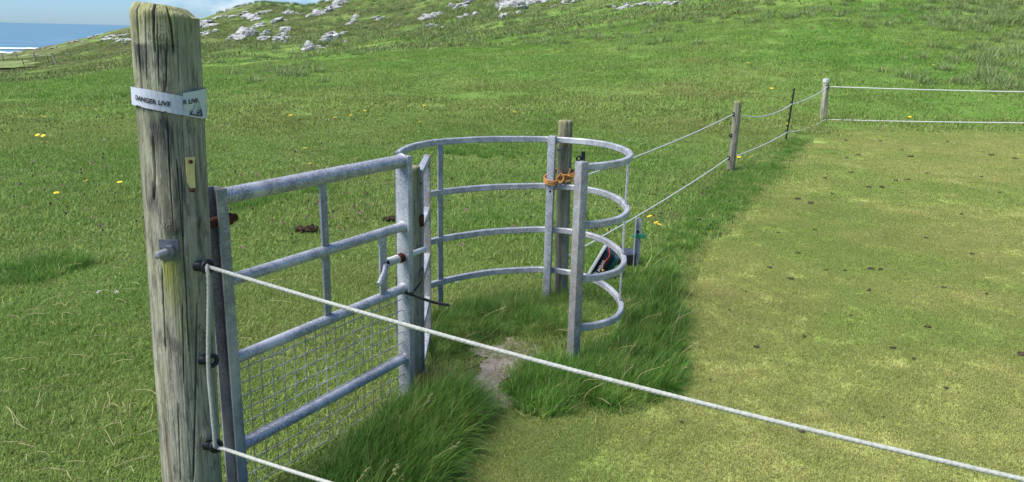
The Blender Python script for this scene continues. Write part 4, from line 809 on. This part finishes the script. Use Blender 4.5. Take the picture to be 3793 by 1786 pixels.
RK = [  # polyline in photo px, lobe size px, lobes, flatness, label kind
    ([(378, 150), (425, 135)], 26, 4, .5, 0), ([(430, 150), (488, 158)], 26, 6, .6, 0), ([(440, 138), (485, 132)], 18, 3, .5, 0), ([(255, 160), (306, 150)], 16, 4, .4, 0), ([(186, 180), (208, 176)], 12, 2, .4, 0), ([(250, 199), (273, 193)], 10, 3, .5, 0), ([(325, 142), (382, 126)], 14, 4, .4, 0), ([(52, 195), (82, 192)], 10, 3, .5, 0), ([(158, 182), (170, 179)], 9, 2, .4, 0),
    ([(740, 104), (796, 92)], 36, 4, .55, 1), ([(742, 130), (806, 118)], 22, 5, .5, 1), ([(790, 70), (838, 60)], 16, 4, .5, 1), ([(836, 68), (878, 60)], 14, 4, .5, 1), ([(884, 58), (920, 50)], 18, 3, .55, 1), ([(912, 74), (948, 64)], 30, 4, .8, 2), ([(955, 56), (1003, 44)], 17, 5, .6, 1), ([(1008, 80), (1050, 68)], 24, 3, .7, 2), ([(1056, 54), (1074, 44)], 17, 3, .7, 1), ([(1064, 62), (1080, 48), (1130, 56)], 12, 5, .5, 1),
    ([(1155, 66), (1230, 36), (1290, 2)], 30, 9, .7, 3), ([(1190, 40), (1225, 22)], 12, 3, .5, 1), ([(850, 150), (875, 142)], 26, 3, .7, 2), ([(886, 146), (925, 122)], 38, 7, .9, 3), ([(925, 116), (980, 90)], 20, 6, .6, 1), ([(898, 120), (920, 114)], 14, 2, .5, 1), ([(970, 155), (992, 126)], 24, 6, .9, 2), ([(1012, 158), (1030, 145)], 17, 4, .9, 2), ([(1036, 156), (1050, 122), (1066, 112)], 24, 6, .95, 2), ([(1064, 140), (1070, 144)], 15, 2, .9, 2), ([(1050, 160), (1058, 158)], 13, 2, .8, 2), ([(1015, 100), (1036, 94)], 10, 3, .5, 1), ([(1030, 174), (1045, 168)], 9, 2, .6, 2),
    ([(1200, 158), (1235, 138)], 32, 5, .9, 2), ([(1252, 138), (1284, 122)], 18, 4, .7, 2), ([(1128, 192), (1160, 182)], 28, 4, .8, 2), ([(1170, 186), (1222, 176)], 20, 5, .6, 1), ([(1274, 158), (1282, 156)], 13, 2, .8, 2), ([(1292, 96), (1318, 68)], 26, 5, .95, 3), ([(1385, 76), (1420, 70)], 18, 4, .6, 1), ([(1478, 104), (1484, 88)], 12, 3, .9, 2),
    ([(1556, 78), (1600, 70), (1650, 52)], 28, 9, .8, 3), ([(1570, 100), (1640, 96)], 16, 7, .7, 2), ([(1665, 40), (1740, 10)], 26, 7, .7, 3), ([(1708, 72), (1734, 62)], 22, 4, .9, 2), ([(1750, 62), (1764, 52)], 15, 3, .9, 2), ([(1804, 22), (1816, 20)], 13, 2, .9, 2), ([(1850, 20), (1853, 8)], 15, 2, 1.2, 4), ([(1862, 34), (1890, 28)], 44, 5, 1.0, 4), ([(1905, 22), (1936, 20)], 34, 4, .9, 4), ([(1866, 66), (1872, 62)], 22, 3, 1.2, 4), ([(1920, 46), (1934, 54)], 14, 3, .9, 4), ([(1885, 50), (1888, 48)], 9, 2, .9, 4), ([(1962, 20), (1992, 6)], 28, 5, .9, 4), ([(2005, 14), (2024, 4)], 22, 4, .8, 4), ([(2040, 30), (2062, 24)], 14, 3, .7, 4), ([(2085, 14), (2150, 2)], 22, 5, .6, 4),
    ([(2262, 32), (2330, 26), (2400, 14)], 26, 8, .55, 5), ([(2400, 22), (2480, 14), (2532, 12)], 24, 7, .6, 5)]
RL = ['pale flat rock slab on the low ground sloping to the sea', 'long pale rock slab lying in the turf of the far hillside', 'craggy grey boulder standing out of the heathery hillside', 'long jagged grey outcrop running up the rocky hillside', 'pale rounded boulder in the cluster above the smooth grass slope', 'broad low grey outcrop breaking the smooth grass slope']
RGp = ['rock slabs near the sea', 'rock slabs on the far hillside', 'boulders on the heathery hillside', 'long outcrops on the hillside', 'boulder cluster above the grass slope', 'outcrops on the smooth slope']
for ri, (pl_, spx, nl, flat, kd) in enumerate(RK):
    g = np.random.default_rng(200 + ri); pa = np.array(pl_, float); s = np.r_[0, np.cumsum(np.linalg.norm(np.diff(pa, axis=0), axis=1))]; lobes = []
    nl = int(nl * 1.6)
    for i in range(nl):
        t_ = s[-1] * (i + .5) / nl; q = np.array([np.interp(t_, s, pa[:, 0]), np.interp(t_, s, pa[:, 1])]) + g.normal(0, spx * .16, 2)
        p, D = hit(q[0], q[1], 18, 250); mpp = D / FPX; w_ = spx * mpp * g.uniform(.36, .80); lobes.append((p, w_))
    todo = list(range(nl))
    while todo:                                    # lobes that touch are one rock
        grp = [todo.pop(0)]
        for a_ in grp:
            for b_ in list(todo):
                if np.linalg.norm(lobes[a_][0] - lobes[b_][0]) < (lobes[a_][1] + lobes[b_][1]) * .85: grp.append(b_); todo.remove(b_)
        szw = ('small', 'medium', 'large')[int(spx > 13) + int(spx > 25)] if len(grp) < 3 else 'broken'
        V = []; F = []; c0 = lobes[grp[0]][0]
        for a_ in grp:
            p, w_ = lobes[a_]; rock_lobe(V, F, p - c0 + np.array([0, 0, w_ * flat * .22]), w_ * g.uniform(.9, 1.6), w_ * g.uniform(.8, 1.2), w_ * flat * g.uniform(.6, 1.2), g.uniform(-.5, .5), g)
        me = mesh('rock', V, F, True); me.set_sharp_from_angle(angle=math.radians(28)); props(link('rock_outcrop' if kd in (3, 5) else ('flat_rock' if kd < 2 else 'boulder'), me, M_ROCK, None, tuple(c0)), szw + ' ' + RL[kd], 'rock', szw + ' ' + RGp[kd])

# ------------------------------------------------------------------ dung, worm casts
def lumps(name, c, size, n, mat, label, cat, seed, group=None, flat=.35):
    g = np.random.default_rng(seed); V = []; F = []
    rock_lobe(V, F, (0, 0, 0), size * .62, size * .5, size * .16, 0, g, 2)
    for i in range(n): rock_lobe(V, F, (g.normal(0, size * .28), g.normal(0, size * .2), size * .04), size * g.uniform(.10, .24), size * g.uniform(.10, .24), size * g.uniform(.3, .6) * flat, g.uniform(0, 6), g, 2)
    return props(link(name, mesh(name, V, F), mat, None, c), label, cat, group)
c = atz(1140, 860); lumps('dung_pile', (c[0], c[1], .022), .15, 44, M_DUNG, 'brown crumbly dung pile in the grass seen through the gate', 'dung', 1)
c = atz(1450, 820); lumps('dung_pile', (c[0], c[1], .022), .12, 34, M_DUNG, 'dark dung pile in the grass beside the gate end stile', 'dung', 2)
big = [(2500, 1490, 26), (2522, 1578, 26), (2967, 1612, 34), (3780, 1325, 34), (3222, 1005, 30), (3258, 1008, 20), (2925, 1042, 26), (3218, 1085, 24), (2957, 946, 18), (3058, 1010, 18), (3128, 1012, 16), (2850, 1000, 20), (3492, 1075, 18), (3432, 1222, 24), (2976, 1258, 22), (2800, 1298, 26), (3308, 1302, 22), (3382, 1342, 20), (2950, 744, 30), (3000, 760, 30), (3370, 585, 28), (3668, 580, 24), (3132, 526, 18), (3178, 578, 18), (3260, 528, 14), (3362, 672, 20), (3318, 675, 18), (3215, 700, 22), (3268, 700, 24), (3056, 667, 18), (3150, 645, 18), (3135, 590, 14), (3760, 593, 18), (3635, 660, 14), (3080, 724, 14), (3430, 648, 14), (2560, 1100, 16), (3650, 1100, 16), (3340, 560, 12), (3510, 530, 12), (3700, 720, 16), (3560, 800, 16), (3020, 860, 16), (3430, 890, 16), (2880, 870, 14), (3600, 950, 18), (3150, 1180, 14), (2700, 1160, 16), (3500, 1450, 18), (2630, 1420, 14), (3270, 1560, 16), (2760, 1090, 14)]
for i, (px, py, wpx) in enumerate(big):
    c = atz(px, py); D = math.hypot(c[0], c[1]); z_ = float(height(np.array([c[0]]), np.array([c[1]]))[0]) + .022; lumps('worm_cast', (c[0], c[1], z_), wpx / FPX * D * .8, 4, M_CAST, ('larger' if wpx > 23 else ('small' if wpx > 15 else 'tiny')) + ' dark earthy cast lying on the mown green', 'cast', 30 + i, ('larger' if wpx > 23 else ('small' if wpx > 15 else 'tiny')) + ' dark casts on the mown green', .5)
# ------------------------------------------------------------------ flowers, seed heads, straw
def flower_mesh(kind, seed):
    g = np.random.default_rng(seed); V = []; F = []
    if kind == 'daisy':
        for i in range(14):
            a_ = 2 * math.pi * i / 14; b0 = len(V); c_, s_ = math.cos(a_), math.sin(a_)
            for r_, w_, z_ in ((.002, .003, .0), (.010, .0042, .003), (.0165, .002, .0015)): V += [(c_ * r_ - s_ * w_, s_ * r_ + c_ * w_, z_), (c_ * r_ + s_ * w_, s_ * r_ - c_ * w_, z_)]
            F += [(b0, b0 + 1, b0 + 3, b0 + 2), (b0 + 2, b0 + 3, b0 + 5, b0 + 4)]
        rock_lobe(V, F, (0, 0, .002), .006, .006, .004, 0, g, 1)
    else:
        for i in range(40):
            u = g.uniform(-.3, 1); a_ = g.uniform(0, 6.28); q = math.sqrt(max(0, 1 - u * u)); p = np.array([q * math.cos(a_), q * math.sin(a_), u]) * .0085; b0 = len(V); t_ = np.array([-math.sin(a_), math.cos(a_), 0]) * .0022; V += [p * .5 - t_, p * .5 + t_, p * 1.35 + [0, 0, .002]]; F.append((b0, b0 + 1, b0 + 2))
    return mesh(kind + '_head', V, F)
FM = {'daisy': flower_mesh('daisy', 1), 'clover': flower_mesh('clover', 2)}; FM['daisy'].materials.append(M_FYEL); FM['clover'].materials.append(M_FPINK); FW = FM['clover'].copy(); FW.materials.clear(); FW.materials.append(M_FWHITE); FM['white'] = FW
stem_me = mesh('stem', *sweep(np.array([(0, 0, -.03), (.002, .001, .02), (0, 0, .05)]), lambda i: circ(.0011, 5), 5)); stem_me.materials.append(M_STEM)
def flower(name, kind, px, py, sc, label, group):
    p, D = hit(px, py, 1.5, 60); root = empty(name, (p[0], p[1], p[2])); props(root, label, 'flower', group); root.scale = (sc,) * 3; root.rotation_euler = (random.uniform(-.5, .1), random.uniform(-.3, .3), random.uniform(0, 6))
    h = link('head', FM[kind], None, root, (0, 0, .05)); st_ = link('stem', stem_me, None, root)
def yl(px, py):
    if px > 3000: return 'yellow flower on the bank beyond the pale corner post', 'yellow flowers beyond the corner post'
    if px > 2600: return 'yellow flower beside the rope fence near the split timber post', 'yellow flowers along the rope fence'
    if px > 2180: return 'yellow flower in the grass near the angle stake and battery', 'yellow flowers by the angle stake'
    if px > 770: return 'yellow flower in the meadow behind the steel gate and cage', 'yellow flowers behind the gate'
    return 'yellow flower in the pasture on the seaward side of the thick post', 'yellow flowers beside the thick post'
def pl_lab(px, py):
    if px > 2600: return 'pink clover head in the grass beside the split timber fence post', 'clover by the fence post'
    if px > 1560: return 'pink clover head in the grass behind the curved cage', 'clover behind the cage'
    if px > 770: return 'pink clover head in the grass behind the steel gate', 'clover behind the gate'
    return 'pink clover head in the pasture on the seaward side of the thick post', 'clover beside the thick post'
for px, py in ((150, 516), (172, 518), (1080, 442), (1160, 625), (338, 690), (450, 697), (215, 738), (1350, 424), (75, 447), (165, 450), (1350, 550), (1130, 568), (1300, 442), (1240, 452), (2220, 551), (2206, 554), (1565, 466), (1575, 405), (2432, 856), (2440, 848), (2414, 825), (2402, 778), (2232, 876), (2735, 600), (3730, 460), (3725, 452), (3758, 448), (2907, 472), (3365, 446), (3455, 252), (2855, 340), (2770, 245), (345, 420), (2787, 598), (1905, 430)):
    p, D = hit(px, py); flower('yellow_flower', 'daisy', px, py + 6, 1.0 + min(1.6, D * .07), *yl(px, py))
rf = np.random.default_rng(5)
cl_ = [(1031, 842), (1063, 858), (1258, 872), (880, 940), (1142, 707), (1140, 830), (1210, 828), (1235, 826), (1310, 800), (1315, 798), (1345, 805), (1380, 772), (1398, 880), (905, 670), (950, 668), (335, 622), (360, 625), (380, 620), (390, 635), (95, 780), (370, 865), (335, 830), (130, 618), (45, 590), (2667, 478), (2808, 556), (2745, 560), (1850, 720), (1715, 802), (1650, 772), (1325, 600), (1070, 615), (1500, 885), (60, 700), (250, 700), (1090, 560), (1600, 500), (1750, 470), (1200, 560), (1290, 740), (1420, 700), (1180, 780), (1780, 905), (1895, 860), (1705, 940)]
for px, py in cl_: flower('clover_flower', 'clover', px, py + 8, rf.uniform(1.2, 1.8), *pl_lab(px, py))
for px, py in [(1325, 905), (1105, 650), (2305, 500), (940, 650), (1215, 640), (1730, 420), (1945, 505), (2010, 440), (2330, 535), (2380, 545), (390, 535), (3230, 505), (3290, 506), (2990, 487), (3010, 492), (1560, 600), (430, 1115), (380, 1105), (1690, 1070)]: flower('clover_flower', 'white', px, py + 4, rf.uniform(1.0, 1.5), 'small white clover head in the short turf', 'white clover heads')
Vh = []; Fh = []; g = np.random.default_rng(77); sm = bmesh.new(); bmesh.ops.create_icosphere(sm, subdivisions=1, radius=1.); sv = np.array([v_.co[:] for v_ in sm.verts]); sf = [tuple(v_.index for v_ in f_.verts) for f_ in sm.faces]; sm.free()
XY = []
for i in range(640):
    px = g.uniform(0, 2700); py = g.normal(430, 45) if i < 430 else g.uniform(480, 900)
    if py < 370: continue
    c = atz(px, py); XY.append((c[0], c[1]))
XY = np.array(XY); ZH = height(XY[:, 0], XY[:, 1])
for i, (x_, y_) in enumerate(XY):
    s_ = g.uniform(.005, .009) * (1 + .03 * y_); h_ = g.uniform(.05, .13); tx, ty = g.normal(0, .015, 2); b0 = len(Vh); Vh += list(sv * [s_, s_, s_ * 1.4] + [x_ + tx, y_ + ty, ZH[i] + h_]); Fh += [tuple(b0 + k_ for k_ in q) for q in sf]
    b0 = len(Vh); w_ = .0013; Vh += [(x_ - w_, y_, ZH[i]), (x_ + w_, y_, ZH[i]), (x_ + tx, y_ + ty, ZH[i] + h_)]; Fh.append((b0, b0 + 1, b0 + 2))
props(link('seed_heads', mesh('seed_heads', Vh, Fh), M_SEED), 'scattered dark brown seed heads over the level meadow', 'seed heads', kind='stuff')
Vs_ = []; Fs_ = []
for i in range(150):
    if i < 95: c = atz(g.uniform(0, 560), g.uniform(900, 1786))
    elif i < 120: c = atz(g.uniform(850, 1500), g.uniform(900, 1450))
    else: c = atz(g.uniform(1650, 2500), g.uniform(1180, 1560))
    a_ = g.uniform(0, 6.28); L_ = g.uniform(.05, .16); el = g.uniform(.0, .5); d = np.array([math.cos(a_) * math.cos(el), math.sin(a_) * math.cos(el), math.sin(el)]); bq = np.array([-d[1], d[0], 0]) * g.normal(0, .3)
    P_ = np.array([c + [0, 0, .028], c + d * L_ * .5 + bq * L_ * .25 + [0, 0, .035], c + d * L_ + bq * L_ + [0, 0, .03 - .3 * L_ * el]]); v, f = sweep(catmull(P_, 3), lambda k_: circ(.0011, 4), 4); b0 = len(Vs_); Vs_ += v; Fs_ += [tuple(b0 + k_ for k_ in q) for q in f]
props(link('dry_straw', mesh('dry_straw', Vs_, Fs_), M_STRAW), 'loose bent straw stalks lying in the pasture grass', 'straw', kind='stuff')

# pale flowering stalks standing out of the long grass
Vk = []; Fk = []; g = np.random.default_rng(91)
for i in range(46):
    P0 = fill(PB if i % 3 else (PA if i % 2 else PCc), 1, 500 + i)[0]; h_ = g.uniform(.13, .26); a_ = g.uniform(-1.5, .6); l_ = g.uniform(.04, .14)
    tip = np.array([P0[0] + math.cos(a_) * l_, P0[1] + math.sin(a_) * l_, h_]); P_ = catmull([np.array([P0[0], P0[1], 0.]), np.array([P0[0] + math.cos(a_) * l_ * .25, P0[1] + math.sin(a_) * l_ * .25, h_ * .65]), tip], 5)
    v, f = sweep(P_, lambda k_: circ(.0009, 4), 4); b0 = len(Vk); Vk += v; Fk += [tuple(b0 + k_ for k_ in q) for q in f]
    d = P_[-1] - P_[-3]; d = d / np.linalg.norm(d)
    for j in range(9):
        c_ = tip + d * (.004 * j - .01) + g.normal(0, .0035, 3); b0 = len(Vk); e_ = c_ + d * .010 + g.normal(0, .003, 3); Vk += [c_ + [.0016, 0, 0], c_ - [.0016, 0, 0], e_, c_ + [0, .0016, .001]]; Fk += [(b0, b0 + 1, b0 + 2), (b0, b0 + 3, b0 + 2)]
props(link('grass_seed_stalks', mesh('grass_seed_stalks', Vk, Fk), M_STRAW), 'thin pale grass stalks with seed heads standing in the long grass', 'stalks', kind='stuff')
